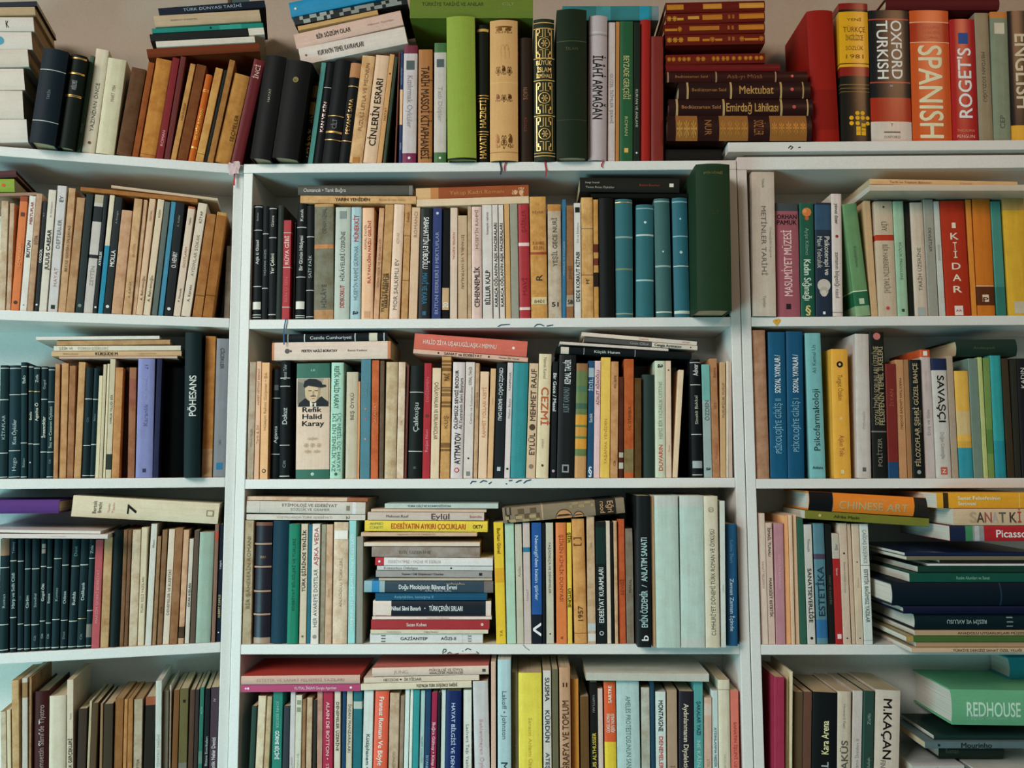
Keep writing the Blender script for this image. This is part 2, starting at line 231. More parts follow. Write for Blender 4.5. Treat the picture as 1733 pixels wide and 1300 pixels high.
# ------------------------------------------------------------------ the books: one line each
# upright: bottom-left x, bottom-right x, top-left x, top y | colour | kind+recess | colour in words | decoration | extra words
# F flat:  left x, left y, right x, right y of the lower spine edge, thickness
DATA = r'''
@L0
F -75 250 47 248 41|cbc2b6|M|white|w.5||lowest of the pale stack by the picture edge
F -80 208 40 208 50|c6bcae|M|cream|tu.3-.5/.1#999 dergi
F -75 157 42 156 38|c9bfb1|M|pale grey|
F -74 118 49 116 31|c4b9aa|M|pale cream|
F -70 86 55 86 31|c8c0b4|M|white|o.55/.5#4a90a4
F -68 54 58 54 25|c6beb2|M|white|tu*.62-.66/.5#222 K
F -60 28 60 26 15|a8906c|p|tan|
F -50 11 63 8 9|1a2434|p|dark blue|
47 92 72 79|14222a|h-25|navy black|w.23;w.77;tu.46-.56/.12#6a7880 TARİH
93 124 117 90|141f1a|h-15|dark green|g.965;g.955;g.80;g.79;g.56;g.545;tu.62-.72/.3#999 ANSİKLOPEDİ
125 136 146 93|3f5c4a|p|moss green|tu.1-.4/.4#99a891 ŞİİRLER
137 160 158 81|c8bda4|p|cream|tu.2-.68/.3#6a5c50 YAZINDAN ÖNCE;o.1/.25#704438
161 193 182 97|bfb798|p|pale olive|tu.55-.72/.2#888068 MART 1984
196 222 223 113|5a3c26|P|brown|
222 234 243 103|8a4a20|P|orange brown|
235 263 262 97|b07636|P|tan|b.03-.037#7a4c20
263 276 292 97|741c20|p|dark red|tu.1-.3/.4#c99 ROMAN
277 287 301 94|5e2624|p|maroon|
288 298 322 107|b8864c|P|pale tan|tu.3-.7/.4#6a4420 HİKÂYELER
299 317 333 108|70401f|P|brown|
318 329 349 125|b0561c|h|shiny copper|g.15;g.16;g.8;g.82;tu.25-.6/.5#f0b050 KLASİK ROMAN
330 344 365 114|c09050|P|light tan|b.08-.086#805020
344 350 379 118|1c2622|p|black|
350 361 386 100|9c6c3a|P|thin tan|
361 389 397 123|ac7a3c|P|tan|tu.25-.55/.25@.5#4a2c14 SEÇMELER
390 410 417 96|601c20|p|dark red|tu.82-.95/.45#d8b8a8 İNCİ
F 250 93 440 82 15|6a3018|h|red brown||under the stacked books
F 265 79 432 70 11|cac2b2|p|white|
F 255 69 448 57 13|1b201d|p|black|b.86-1#d0c8b8
F 258 55 446 45 9|1a7a6c|p|teal|o.52/.4#123;b.6-.8#2f8f80
F 263 43 442 32 20|b49e80|p|cream|tu.05-.5/.12#776650 EDEBİYAT VE ELEŞTİRİ
F 270 20 450 6 13|15202e|p|dark navy|tu.2-.8/.4#9aa8b4 TÜRK DÜNYASI TARİHİ

@M0
421 457 449 92|171717|h-20|black|tu.5-.72/.12#998f80 HAYAT
458 503 479 92|141414|h-20|black|o.8/.22#7a6c38;o.8/.12#3a3820
504 519 519 137|15150f|h|black gold|tu.02-.5/.8#b08a3c سقیفه;b.6-.75#6a5424;tu.5-.6/.7#a8823a كتاب;b.8-.95#4e4020
520 529 535 105|3f8076|p|teal|
530 543 546 105|15171a|h|black|tu.3-.62/.45#c8a8a0 KAN VE KİN;w.75
543 571 557 99|16191b|h|black|g.45;g.30;g.29;g.22;tu.33-.42/.3#777 CİLT
572 590 584 100|15191a|h|black|b.83-.97#a8744c;g.74;g.21;tu.28-.62/.4#b08c50 PEYAMİ SAFA
590 613 603 93|c69e70|P|pale tan|tu.3-.93/.3#8a6440 FUZULİ LEYLA VE MECNUN;q.02/.5#a06c30
613 637 624 92|caaa8a|p|cream|tu*.16-.78/.5#1c140e CİNLERİN ESRARI
637 646 647 91|bb8c56|p|thin tan|tu.3-.6/.5#7a5028 HAYAT;o.82/.4#6a4420
647 653 654 95|2b3c2a|p|dark green|
653 669 655 89|62301c|p|brown|tu.5-.85/.3#a8806c TASAVVUF TARİHİ
669 680 669 88|1d2e54|p|navy|b.345-.66#d4ac84;tu.66-.9/.5#8898b8 NAZIM HİKMET;tu.06-.24/.4#b8c0d0 YAŞAMI
680 704 682 77|b8aeac|p|pale grey|b.93-1#6c2638;b0-.085#6c2042;q.83/.6#4c5454;td.3-.74/.4#8a8288 Kızılırmak Öyküler;o.045/.2#d8d0d0|with maroon ends
707 731 707 84|9e6838|p|brown tan|td*.04-.85/.6#3c2410 TARİH MASSOİ KİTAPHANESİ
734 755 734 73|b8aea6|p|pale grey|b.92-1#3e6238;b0-.09#3e6238;q.83/.6#4c5454;td.28-.7/.35#98928c Tatlı Düşler;o.045/.2#d8e0d0|with green ends
757 806 755 27|84963a|h-12|lime green|b0-.015#1c2410
807 827 807 42|191e12|h|black green|b.95-.97#c09a50;g.48;g.46;tu*.25-.45/.55#c8a050 HAZRETİ;g.22;g.2;tu*.03-.19/.6#c8a050 HAYATI
829 877 828 34|c29660|h-8|beige|tg.9-.945/.6#7a5020 ❦❦;tu.945-.955/.6#7a5020 ——;tg.6-.66/.6#5c3a1c ❀❦❀;b.55-.553#d8b070;tg.41-.46/.6#5c3a1c ❦❀❦;tg.08-.17/.65#6a4420 ❦❀❦;kk#1c2030 20 -.3;kk#8c2434 14 .1;b.055-.06#8a6434;tg.72-.8/.4#d0a468 الله|with gilded ornaments
878 902 878 64|32241a|h|dark brown|td.5-.6/.3#98684c NURİYE;td.15-.45/.2#7c3c2c RİSALE
904 940 904 32|2b3022|h-6|dark green|b.97-.975#d0a860;b.93-.935#d0a860;z.725-.925#d4b068;tu*.80-.85/.3#d4b068 ✽;b.715-.722#d0a860;th*.67-.705/.75#d8b870 BÜYÜK;th*.62-.655/.68#d8b870 İSLAM;th*.58-.608/.75#d8b870 İLMİHALİ;b.56-.566#d0a860;z.33-.545#d4b068;tu*.41-.46/.3#d4b068 ✽;b.31-.317#d0a860;z.07-.3#d4b068;tu*.16-.21/.3#d4b068 ✽;b.03-.035#d0a860;b.05-.055#d0a860;kk#9c2434 24 0|with gold ornament panels
942 994 942 15|1d2a1a|h-18|dark green|b.78-.784#4a5438;b.25-.253#3a4430;th.72-.74/.4#5c5a3c İSLAM
995 1027 997 26|aca0a0|h-5|mottled white|td*.28-.72/.55#1c1818 İLÂHİ ARMAĞAN;w.88;b.86-.87#8c8284;kk#a02034 9 .6
1028 1041 1029 38|b8aca6|p|white|td.2-.7/.4#8a7c78 GÜZEL İSİMLER ŞERHİ
1041 1048 1042 37|aa723a|p|tan|
1048 1071 1049 36|1d502f|p|green|td.44-.75/.45#b8b078 BEYZADE GERÇEĞİ;td.18-.32/.25#a0a070 ROMAN;q.08/.3#c8a050
1071 1083 1072 38|18261b|p|dark green|td.2-.56/.4#b0b0a0 KUR'AN VE ANLAMI;o.06/.3#ccc
1083 1101 1084 33|92201a|h|red|
1102 1123 1102 56|70241c|p|dark red|
F 510 110 690 73 30|c8bcb0|p|white|tu*.17-.6/.3#4a4640 KUR'AN'IN TEMEL KAVRAMLARI;o.06/.12#555
F 502 79 683 38 26|c4a494|p|pale pink|tu*.2-.52/.3#3c342c BİR SÖZÜM OLAR;tu.68-.92/.15#9a8070 Hikmet Yayınları
F 505 50 640 22 8|b48c56|p|thin tan|
F 499 40 690 4 14|15191d|p|black|tu*.05-.35/.7#8a9088 ▚▞▚▛▞;tu*.4-.95/.6#7c8078 ▞▚▛▜▚▞▟▙
F 493 24 650 -8 26|177ca4|p|bright blue|o.06/.15#d8d0a0
F 693 25 902 25 44|607028|h-8|olive green|tu.1-.6/.15#3c4818 TÜRKİYE TARİHİ VE ANILAR;tu.75-.85/.12#a8a870 CİLT
F 952 34 1115 34 25|2f7478|p20|teal|b.35-.5#3f8c94;b.8-.9#2088a0;b.93-1#6c7c80
F 1124 267 1222 267 23|11120f|p10|black||under the brown leather stack
F 1124 241 1375 241 44|2d1411|l-10|dark brown|b.06-.21#8a5a2a;b.36-.56#8a5a2a;b.71-.965#8a5a2a;th.26-.31/.6#a8703c NUR;th.6-.67/.6#a8703c SÖZ LER;tu.065-.205/.7#c89a4c ❋❋❋;tu.365-.555/.7#b8843c ❋❋❋❋;tu.72-.96/.5#b8843c ❋❋❋❋❋|with broad gilt panels
F 1132 192 1376 192 30|2c1211|l-6|dark maroon|b.05-.065#a88c5c;b.375-.39#a88c5c;b.775-.79#a88c5c;b.96-.97#a88c5c;tu*.4-.76/.5#c09a58 Emirdağ Lâhikası;tu.09-.36/.2#c08850 Bediüzzaman Said;o.87/.2#b84c48|with gold title
F 1149 160 1372 159 29|2d1512|l-6|dark maroon|b.06-.075#a88c5c;b.39-.405#a88c5c;b.77-.785#a88c5c;b.94-.95#a88c5c;tu*.46-.72/.5#b89254 Mektubat;tu.1-.36/.2#a87848 Bediüzzaman Said;o.86/.2#b84c48
F 1127 128 1367 127 18|36140f|l-4|dark maroon|b.01-.02#98785c;b.35-.36#98785c;b.77-.78#98785c;tu.43-.68/.4#8c5c40 Asâ-yı Mûsâ;tu.06-.3/.25#a87848 Bediüzzaman Said;o.89/.25#c85c58
F 1127 108 1320 107 12|611414|l-4|dark red|
F 1127 95 1295 92 17|621b0f|l-4|red brown|tu*.01-.25/.45#d08a2c ❋❋ ❋❋❋;tu*.3-.4/.5#c88430 ❋❋;tu*.46-.64/.5#d08a2c ❋❋ ❋❋;tu*.66-.98/.45#d08a2c ❋ ❋ ❋❋ ❋❋
F 1127 76 1295 73 18|601a0e|l-4|red brown|tu*.01-.18/.5#d89c34 ❋❋❋;tu*.22-.34/.4#c88430 ▬▬;tu*.37-.57/.5#c8802c ▬❋▬;tu*.62-.7/.4#a8602c ▪▪;tu*.74-.99/.5#c8802c ❋▬▬❋
F 1124 58 1295 54 18|5e180d|l-4|red brown|tu*.01-.18/.5#d08a2c ▬▬❋;tu*.22-.58/.4#c07828 ▬▬▬▬;tu*.62-.7/.4#a8602c ▪▪;tu*.74-.99/.5#c8802c ▬▬▬
F 1127 39 1295 34 18|621a0e|l-4|red brown|tu*.01-.18/.5#e0a43c ❋❋▬;tu*.22-.34/.3#d8a048 ▬▬;tu*.37-.57/.5#c8802c ▬▬▬;tu*.62-.7/.4#a8602c ▪▪;tu*.74-.99/.5#c8802c ▬▬▬
F 1127 19 1295 15 18|5c160c|l-4|red brown|tu*.01-.18/.5#d08a2c ▬▬;tu*.37-.57/.5#d8943c ▬▬;tu*.74-.99/.5#d89c44 ▬▬▬

@R0
1378 1423 1366 17|8a1a12|h|red|b.1-.4#7e160f
1425 1475 1420 5|1d1b14|d|black|b.955-1#7c1814;b.945-.95#1c1808;b.54-.938#d09a18;b.56-.567#1c1808;b.475-.54#7c1c14;th.87-.89/.5#6a4c10 YENİ;th.79-.83/.75#6a4c10 TÜRKÇE;th.73-.77/.6#6a4c10 İNGİLİZCE;th.66-.69/.6#7a5818 SÖZLÜK;th.6-.63/.6#7a5818 1981;b.41-.416#6a5424;b.385-.39#6a5424;b.36-.365#6a5424;o.21/.15@.09#d8a420;o.21/.15@.45#d8a420;o.176/.15@-.32#d8a420;o.176/.15@.09#d8a420;o.176/.15@.45#d8a420;o.176/.14@.8#d8a420;o.138/.15@-.32#d8a420;o.138/.15@.09#d8a420;o.138/.14@.8#d8a420;q.07/.15@.14#d8a420;q.098/.15@.14#d8a420;q.07/.15@.5#d8a420;q.098/.15@.5#d8a420;q.12/.15@.5#d8a420;o.3/.05#6a5424|with broad yellow panel
1476 1545 1469 17|171e20|d|black|b0-.155#c4b8ac;b.155-.335#9a2a16;b.925-.935#a04030;b.445-.455#a04030;td*.475-.92/.28@.35#dcd8d4 OXFORD;td*.475-.92/.28@-.35#dcd8d4 TURKISH;tu.415-.43/.1#888 ──;th.12-.14/.06#443c34 T;th.03-.05/.4#6a6058 OXFORD;th.07-.08/.4#6a6058 ———|with red and cream foot
1546 1613 1540 17|be501e|d|orange|b.755-.91#9e3014;b.752-.758#e0b090;b.905-.911#e0b090;td*.03-.73/.62#e4d0ac SPANISH;th.86-.88/.5#c87050 COLLINS;th.82-.84/.5#c87050 ENGLISH;th.78-.8/.5#c87050 DICTIONARY|with large pale title
1614 1657 1606 32|a01e1e|d|bright red|tu*.19-.76/.55#e8e0dc ROGET'S;q.84/.4#2c4c88;th.08-.1/.7#d89060 THESAURUS;th.03-.055/.7#d8b0a0 PENGUIN|with slanted white title
1658 1682 1647 22|8a7e66|p|grey beige|td.3-.7/.25#5c5444 MEYDAN SÖZLÜĞÜ
1682 1712 1675 20|78846f|p|pale grey green|b.95-1#b8763c;q.87/.6#c4bca8;tu.1-.2/.3#4c5848 CEP
1713 1760 1700 18|13191d|d|black|td*.25-.82/.55#c8bca0 ENGLISH;b0-.12#d09a2c|with tall cream title
F 1500 13 1692 13 20|50181a|h|dark red|

@L1
-4 9 2 340|bcaa90|P|cream|
9 18 16 344|b89e84|P|tan|
18 32 34 332|c46c3a|p|orange|b.955-1#8c3c20;q.84/.5#5c3828;tu*.2-.75/.4#d88c60 ROMANLAR;o.07/.5#4c3020
33 45 50 326|cac6bc|p|white|tu*.43-.64/.5#1c2024 BÜTÜN;tu*.75-.95/.4#9c4c40 MEKTUPLAR;o.05/.2#667
45 56 60 327|ac8c70|P|tan|tu.5-.7/.5#5c4030 ŞİİR
56 65 71 340|20282a|p|black|tu*.4-.6/.6#d8d4cc GOGOL;tu.78-.97/.3#b0aca4 N. V.;o.06/.5#d0ccc4
65 79 82 321|c6beae|p|white|tu*.29-.72/.5#1c1c1c JULIUS CAESAR;tu.75-.92/.2#78746c W. Shakespeare
80 97 97 314|bcb8b4|p|pale grey|tu.5-.73/.4#6c6c70 DEFTERLER;tu*.87-.92/.4#54585c EY;tu.15-.4/.4#b08484 HAYAT;q.04/.4#223028
98 111 116 318|b89470|P|tan|tu.27-.75/.35#54402c BEYAZ GÜVERCİN SAVAŞ
111 126 130 334|a88460|P|tan|b.6-.72#a08060
127 140 145 328|1a2c2c|p|dark green|o.06/.5#6c8078
140 157 160 329|b4aca4|p|cream|b.77-.9#1b2528;b.46-.49#1b2528;b.93-1#a89c84;tu.2-.42/.4#8c8884 ZEYTİN|with black bands
157 164 174 330|1c2628|p|black|tu*.35-.57/.7#c8ccc8 AYRILIK;o.05/.6#d0d0cc
164 174 185 330|cabea6|p|cream and blue|b0-.57#1c7c98|with blue lower half
174 187 195 333|1e2828|p|black|tu*.4-.54/.6#d8d4cc MOLLA;tu.7-.95/.25#90908c A. Kocagöz;o.06/.45#d0d0cc
187 207 205 355|b89070|P|tan|
207 222 227 336|c09c74|P|tan|tu.1-.32/.3#7c6044 A. KADİR;tu.4-.7/.3#b07c54 BUGÜN
222 230 242 338|bc9c7c|P|tan|tu.1-.5/.3#906c50 ŞİİRLER
230 241 253 336|c8a888|p|pale tan|tu.1-.35/.4#604430 A. Behramoğlu;tu.75-.95/.3#806048 DESTAN
242 254 267 337|ccb89c|p|cream|tu.1-.35/.4#504030 A. Behramoğlu;tu.78-.97/.3#605040 KIZIM
256 266 278 341|56605a|p|grey green|
266 276 287 341|3c7e96|p|blue|tu.05-.9/.2#7cb0bc MAVİ GÖL
277 292 298 342|1c2224|p|black|tu*.42-.56/.55#d0ccc4 O. HENRY;tu.75-.92/.25#8c8c88 A. Kutlar;o.06/.4#c8c8c4
292 305 318 349|cab6a2|p|pale tan|tu.35-.72/.35#a8705c DOSTLARIM;tu.1-.28/.3#605044 P. Neruda;tu.78-.95/.3#605044 Pablo;b.98-1#a06040
306 322 336 343|cabaa6|p|pale tan|tu.35-.72/.35#8c8074 AYDINLAR SOKAK;tu.1-.3/.3#5c5044 A. Karasu;tu.78-.97/.3#5c5044 KİTAP
325 342 350 361|9c6a3a|P|brown|b.2-.21#6a4420
342 360 365 358|966230|P|brown|b.2-.21#6a4420;b.97-1#b08850
378 388 384 416|867868|P25|grey|
F -60 333 62 331 6|8c7058|m|tan|
F -50 320 25 320 23|7e9632|p|green|o.75/.25#c05030
F -40 295 28 292 12|4e3030|h|dark maroon|
F 136 321 334 341 8|9a6636|P|long tan|
F 188 318 368 340 5|bca488|m|cream|

@M1
422 441 425 347|1a1e20|h|black|w.775;w.285;w.04;w.02;w.98;s.09-.155#ccc8bc;tu*.48-.69/.35#c0c0b8 Aşk ü Güzel;tu.84-.95/.2#999 Roman|with white label
442 452 445 349|1b2022|h|black|w.75;w.27;tu.3-.7/.35#8c9494 YAŞAMAK GÜZEL
453 466 455 350|1a1f20|h|black|w.72;w.98;w.04;tu*.4-.58/.5#c8c4b4 Yer Çekimi;tu.82-.92/.4#b8b4a4 Günce
466 476 470 348|2d3631|h|dark grey green|
476 490 479 373|9c282e|p|red|w.87;w.52;w.12;tu*.55-.84/.5#d8b8b0 RÜYA GİBİ;tu.15-.45/.4#c06060 BEN Ü SEN;kk#2c4c6c 40 .2
490 498 490 377|2e261a|p12|dark brown|tu.3-.95/.5#6a5834 ❋❋❋❋❋❋
499 515 502 343|181c1d|h|black|w.79;w.36;w.03;w.015;s.09-.155#ccc8bc;tu*.42-.72/.4#b8b8b0 Bir Günün Hikâyesi;tu.83-.97/.35#c0c0b8 Kanık|with white label
517 530 519 348|1a1f20|h|black|w.72;w.25;w.02;tu.3-.62/.4#98a09c SAİT FAİK
531 564 532 345|72705f|P|grey|b.61-.645#b87c4c;b0-.08#ac845c;tu.1-.3/.25#54524a HİKÂYE;tu.74-.96/.25#5c5a4e ORHAN KEMAL;b.975-1#b08858|with orange band
565 591 567 351|a8b0a4|p|pale sage|tu*.1-.3/.28#a03c34 DEDEKORKUT;tu.34-.78/.28#4c5450 HİKÂYELERİ ÜZERİNE;q.93/.45#78807c
592 610 592 351|98b4b8|p|pale blue|tu*.69-.93/.45#b03c3c MÜNEKKİT;tu.17-.65/.4#5c7074 HÜSEYİN RAHMİ GÜRPINAR;td*.03-.08/.5#1c2428 a
611 631 612 352|dcac88|p|peach|tu*.28-.92/.25@.25#b0402c SULTANLIĞIN NAZLI GELİNİ;tu.55-.92/.2@-.45#9c8070 KEMAL TAHİR;q.04/.5#c0906c
631 641 641 352|c49874|P|tan|tu.1-.9/.4#80604c SONSUZLUK VE GÜN HAYATI
641 657 645 345|b48c5c|P|worn tan|tu.05-.4/.35@-.4#40301c TÜRKİYE BENDE;tu*.1-.4/.35@.3#40301c HARAP MABETLER
658 676 661 343|d4b8a0|p|cream|tu.08-.52/.4#6c6460 MOR SALKIMLI EV;tu.65-.75/.3#b09880 ADIVAR
678 690 678 345|b88c5c|P|tan|b.72-.725#6a4424;b.33-.335#6a4424;tu.8-.97/.4#7c5430 Sabah
691 706 690 348|caaa8a|p|pale tan|tu.72-.97/.4#94745c ROMANCI
707 728 706 353|1a1f1d|p|black|td*.45-.92/.45#d4d4d0 SABAHATTİN EYÜBOĞLU;td*.13-.41/.45#2c6c8c MAVİ VE KARA;q.05/.3#2c5c74
730 746 730 352|253464|p|navy|tu.04-.78/.4#8c94b0 BÜTÜN ESERLERİ II MEKTUPLAR;o.95/.3#b8c0d0
747 760 743 355|17191b|P|black|s.08-.28#b89870;tu*.1-.15/.7#ddd 20
761 774 755 352|ccb4a0|p|cream|td.5-.8/.35#b0685c NAMIK KEMAL
775 791 770 365|b89c7c|p|tan|td.25-.85/.3#6a5844 İSTANBUL VE HATIRALARI
791 798 786 348|b49c7c|P|worn tan|
798 816 795 350|ccb0a4|p|pale pink|tu*.1-.46/.5#2c2420 CEHENNEMLİK;tu.62-.97/.3#8c5c54 HÜSEYİN RAHMİ;b.6-.62#c8a8a0
817 834 812 347|c8c0b8|p|white|tu*.12-.42/.5#1c1c1c BİLLUR KALP;tu.7-.97/.25#605c58 hüseyin rahmi
835 845 832 347|c8c0b8|p|white|tu*.1-.84/.55#2c2c2c KARACA OĞLAN'IN AŞK MACERALARI
845 855 842 347|c9c2ba|p|white|tu*.1-.84/.55#2c2c2c KARACA OĞLAN'IN AŞK MACERALARI
856 865 853 344|c4975f|p|tan|
865 879 862 343|8e8c7c|p|grey|
879 898 876 346|9c2c32|p|red|b.63-.66#d8b8b4;b.07-.095#d8b8b4;tu.15-.4/.4#7c1c24 MAVİ;tu.75-.95/.4#842428 ŞAİRLER|with two white bands
899 927 896 333|c08e4e|P|worn tan|s.11-.17#c8b488;th.86-.88/.7#a07040 PİYER;th.6-.63/.7#9c5c34 KAHRE;th.56-.59/.6#9c5c34 BİLEN;b.52-.54#9c4c30;tu.3-.36/.4#3c3830 R;th.12-.15/.6#443c30 8401
928 951 927 346|b4a490|P|grey cream|b.94-1#b88448;tu.45-.88/.35#5c564c YEŞİL GECE NURİ;th*.1-.14/.5#2c2c2c 51
951 958 951 338|2e688a|p|bright blue|tu.1-.9/.5#88a8b8 MİMARLIK VE DÜŞÜNCE
958 971 958 348|8e6440|P|brown|th*.12-.16/.7#3c3430 58;b.1-.2#a89c8c;tu.3-.5/.4#6c4830 SEVGİ
972 984 969 344|cac6be|p|white|q.94/.7#1c1c1c;tu*.14-.57/.55#1c1c1c DEDE KORKUT KİTABI;tu.6-.88/.3#8c8c88 Dil ve Edebiyat
984 1005 982 334|c49960|P|worn tan|b.735-.74#4c3420;b.35-.355#4c3420;tu.26-.34/.3#443424 M'
1005 1014 1004 338|bc8c4c|P|worn tan|b.55-.62#5c2c1c;b.44-.5#6c3424;b.26-.38#2c2018
1015 1041 1013 335|141a19|h|black|
1042 1072 1041 337|2e6066|h|teal|g.97;b.67-.685#7c9490;b.4-.415#6c7c60;b.03-.04#8c9484
1077 1107 1077 346|2c6066|h|teal|b.96-.97#7c9c9c;o.84/.15#c0d0d0;b.72-.735#a8b8b0;b.32-.335#8cacac
1111 1138 1107 336|3b5e5c|h|grey teal|b.97-.98#8ca09c;o.55/.12#c0d0d0;b.42-.435#88a09c;b.04-.05#c8ccc0
1142 1168 1138 334|2e606a|h|teal|b.96-.97#8ca8a8;o.82/.12#c0d0d0;b.67-.68#8ca8a8;o.54/.2#a0b8b8;b.42-.43#a8b8b0;b.03-.055#b8c0b0
1173 1240 1170 277|203823|h-58|dark green|th.93-.945/.55#7c7c3c EMİR NİYAZİ;th.65-.68/.3#3c4c28 CİLT|tall and thick
F 508 344 704 345 14|c49c6c|P|tan|tu*.3-.6/.4#4c3824 YARIN YENİDEN;tu.68-.9/.25#9c7c58 Reşat Ekrem Koçu
F 504 328 698 328 17|46453d|p|charcoal|tu*.05-.42/.38#b8b4ac Osmancık • Tarık Buğra;b.97-1#6c6c64
F 705 350 895 344 13|ceb696|p|cream|
F 704 335 895 329 20|8c4622|p|russet|b0-.13#c8a070;b.13-.2#b47844;tu.3-.78/.35#b87c44 Yakup Kadri Romanı;tu*.85-.96/.7#c89c74 ❧❦|with tan end
F 1000 335 1165 335 8|12150f|h|black|
F 981 326 1150 328 25|1b1d17|p|black|tu.05-.2/.12@-.3#a8a498 Sevgi Soysal;tu.05-.36/.14@.35#a8a498 Tante Rosa Öyküler;tu.6-.8/.15#8c3c24 Bütün Eserleri;q.92/.25#d0c8c0

@R1
1275 1314 1272 291|bcb0a0|p-4|white|td.28-.76/.22#64605c METİNLER TARİHİ;td.34-.68/.1@.6#8a8478 Ortaçağdan bugüne;td.06-.14/.15#8a8478 Yayınları;td.89-.95/.12#8a8478 Felsefe
1315 1355 1311 344|90505a|p|dusty pink|b.93-1#3c4448;tu*.18-.76/.35#d8b4b0 MASUMİYET MÜZESİ;th*.86-.9/.85#2c1c20 ORHAN;th*.81-.85/.85#2c1c20 PAMUK;q.09/.2#2c1c20
1356 1380 1353 344|15503e|p|dark green|o.92/.66#c4743c;o.865/.3#a85c34;o.93/.3@-.3#d48c50;td*.14-.5/.5#c8d4c4 Kadın Sığınağı;td.54-.78/.25#7c9c8c Ayşe Kilimci;th*.03-.1/.4#c8b870 §|with round orange face
1381 1409 1379 343|1d2e40|p|navy|b.76-.98#2a4860;td*.36-.7/.32@.45#c0c0b4 Psikoterapi ve;td.42-.7/.32@-.45#c0c0b4 Mavi Yolculuk;o.27/.8#b8b0a4;o.22/.55#a8a094;o.2/.4#c0b8ac;q.03/.15#ddd
1409 1427 1404 328|c8bcb4|p|white|td.15-.52/.4#5c5450 zamanın bilgeliği nasıl;td*.75-.92/.35#5c5450 yavuz özer;o.65/.3#8c2c20;b.03-.035#555
1449 1474 1425 344|5f875c|p|sage green|b.09-.215#205c3c;b.215-.225#b8c8a8;b0-.09#7c9c74;q.13/.35#a8b898;td.4-.65/.2#4c6c48 Kütüphane
1475 1486 1462 340|bc9c74|p|tan|
1487 1519 1480 341|b8a890|p|cream|b.655-.705#a8341f;td.2-.62/.3#7c7060 BİR HAREKETİN TARİHİ;td.74-.82/.3#6c6050 LİVY;o.07/.2#b84044;o.95/.12#443|with red band
1520 1538 1511 341|90b094|p|mint|td.25-.7/.25#5c8068 KÜÇÜK PRENSLERE;q.05/.25#2c4430
1538 1548 1528 344|141d18|p|black|
1549 1571 1540 343|c0b2a0|p|cream|tu.22-.6/.3#6c6458 TARİH ÜZERİNE;q.04/.6#98a09c
1572 1589 1560 338|909084|p|grey|td.4-.9/.3#54544c DEVLETLER
1590 1601 1578 341|b8bcb4|p|pale grey|td.3-.8/.3#84887c SOSYOLOJİ
1602 1644 1590 340|a22c16|p|red|th*.76-.81/.16#e0c8b4 I;th*.66-.72/.34#e0c8b4 K;th*.58-.64/.16#e0c8b4 T;th*.5-.56/.16#e0c8b4 İ;th*.4-.46/.36#e0c8b4 D;th*.3-.36/.36#e0c8b4 A;th*.2-.26/.36#e0c8b4 R;q.045/.35#d8c8c0;th*.035-.055/.25#922 AA|with pale letters stacked down it
1645 1654 1634 338|cc8030|p|light orange|
1654 1685 1645 337|bc6c1f|p|orange brown|b.09-.25#54280f;b.25-.258#d8b088;q.15/.35#d0b8a0;th*.12-.16/.3#522 P
1687 1704 1676 341|3f8074|p|teal|b0-.25#2c6c60
1708 1745 1697 325|cca030|p|yellow|b.9-1#b08c50;q.07/.5#b8b098
F 1472 323 1760 323 11|bcb09c|M-35|pale grey||long and wide
F 1472 309 1722 314 10|ccac7c|p-20|cream|tu.1-.45/.4#98604c Tarih ve Toplum Bilimleri;tu.5-.8/.4#c88c5c Kılavuz

@L2
-3 12 0 618|142e32|h|dark teal|w.97;w.69;w.22;w.01;tu.3-.6/.4#8ca0a0 KİTAPLAR
13 33 14 618|17333a|h|dark teal|w.97;w.735;w.24;w.01;tu*.3-.52/.35#98a8a8 Kısa Öyküler;tu.05-.2/.35#98a8a8 Hugo
34 45 35 613|143034|h|dark teal|w.96;w.72;w.3;w.01;tu*.8-.9/.5#a8b4b0 Balo;tu.05-.22/.4#78908c Balzac
45 55 47 618|132c31|h|dark teal|g.765;w.98;w.3;tu.48-.62/.5#c8c8b4 Emile;o.14/.3#ccc
55 66 57 620|142e32|h|dark teal|g.77;w.98;w.3;tu*.48-.7/.5#c0c0ac Agatha Ö;tu*.83-.95/.45#a8b4b0 Zola
67 78 70 620|132b30|h|dark teal|w.98;w.7;w.23;tu*.34-.57/.5#c8ccc0 İnsancıklar;tu.75-.92/.4#90a09c Gogol
78 89 82 621|142e32|h|dark teal|w.97;w.68;w.23;w.01;tu*.25-.66/.45#98a89c Suç ve Cezanın Öyküsü;tu.1-.2/.3#788 Cilt
89 98 92 616|ac8058|P|brown tan|
98 112 103 615|b4885c|P|tan|
112 124 114 619|986c4a|P|brown|
124 137 132 613|b89064|P|tan|
138 151 144 622|14282c|h|dark teal|w.71;w.29;w.02;tu.4-.65/.3#586868 Cilt
151 160 158 623|162c30|h|dark teal|w.71;w.3;w.02;tu.4-.7/.4#688078 Balzac
160 167 166 636|c8bc9c|m|cream|
167 173 174 617|bcae90|m|cream|
173 178 179 616|ccc0a0|m|cream|
178 188 184 608|bcb094|m|cream|b.07-.2#2c342c;tu.25-.9/.4#605848 VARLIK YILLIĞI BİR
188 202 193 622|b88454|P|orange tan|
203 215 206 622|3e2c1e|p20|dark brown|
215 228 218 622|906044|P|brown|b.65-.9#8c5444
229 258 234 607|787ca8|p|lavender|tu.4-.65/.25#5c608c Karanlık;td.66-.85/.2#9098bc Yolculuklar;td.91-.95/.2#444c74 17;q.06/.2#2c3050
258 268 265 607|1d2240|p|navy|
270 309 271 622|101515|h25|black|
310 338 313 562|172a2d|h-12|dark green|tu*.42-.7/.45#ccd0c8 PÖHESANS|tall
338 359 347 569|b88044|P|tan|b.0-.2#c09870
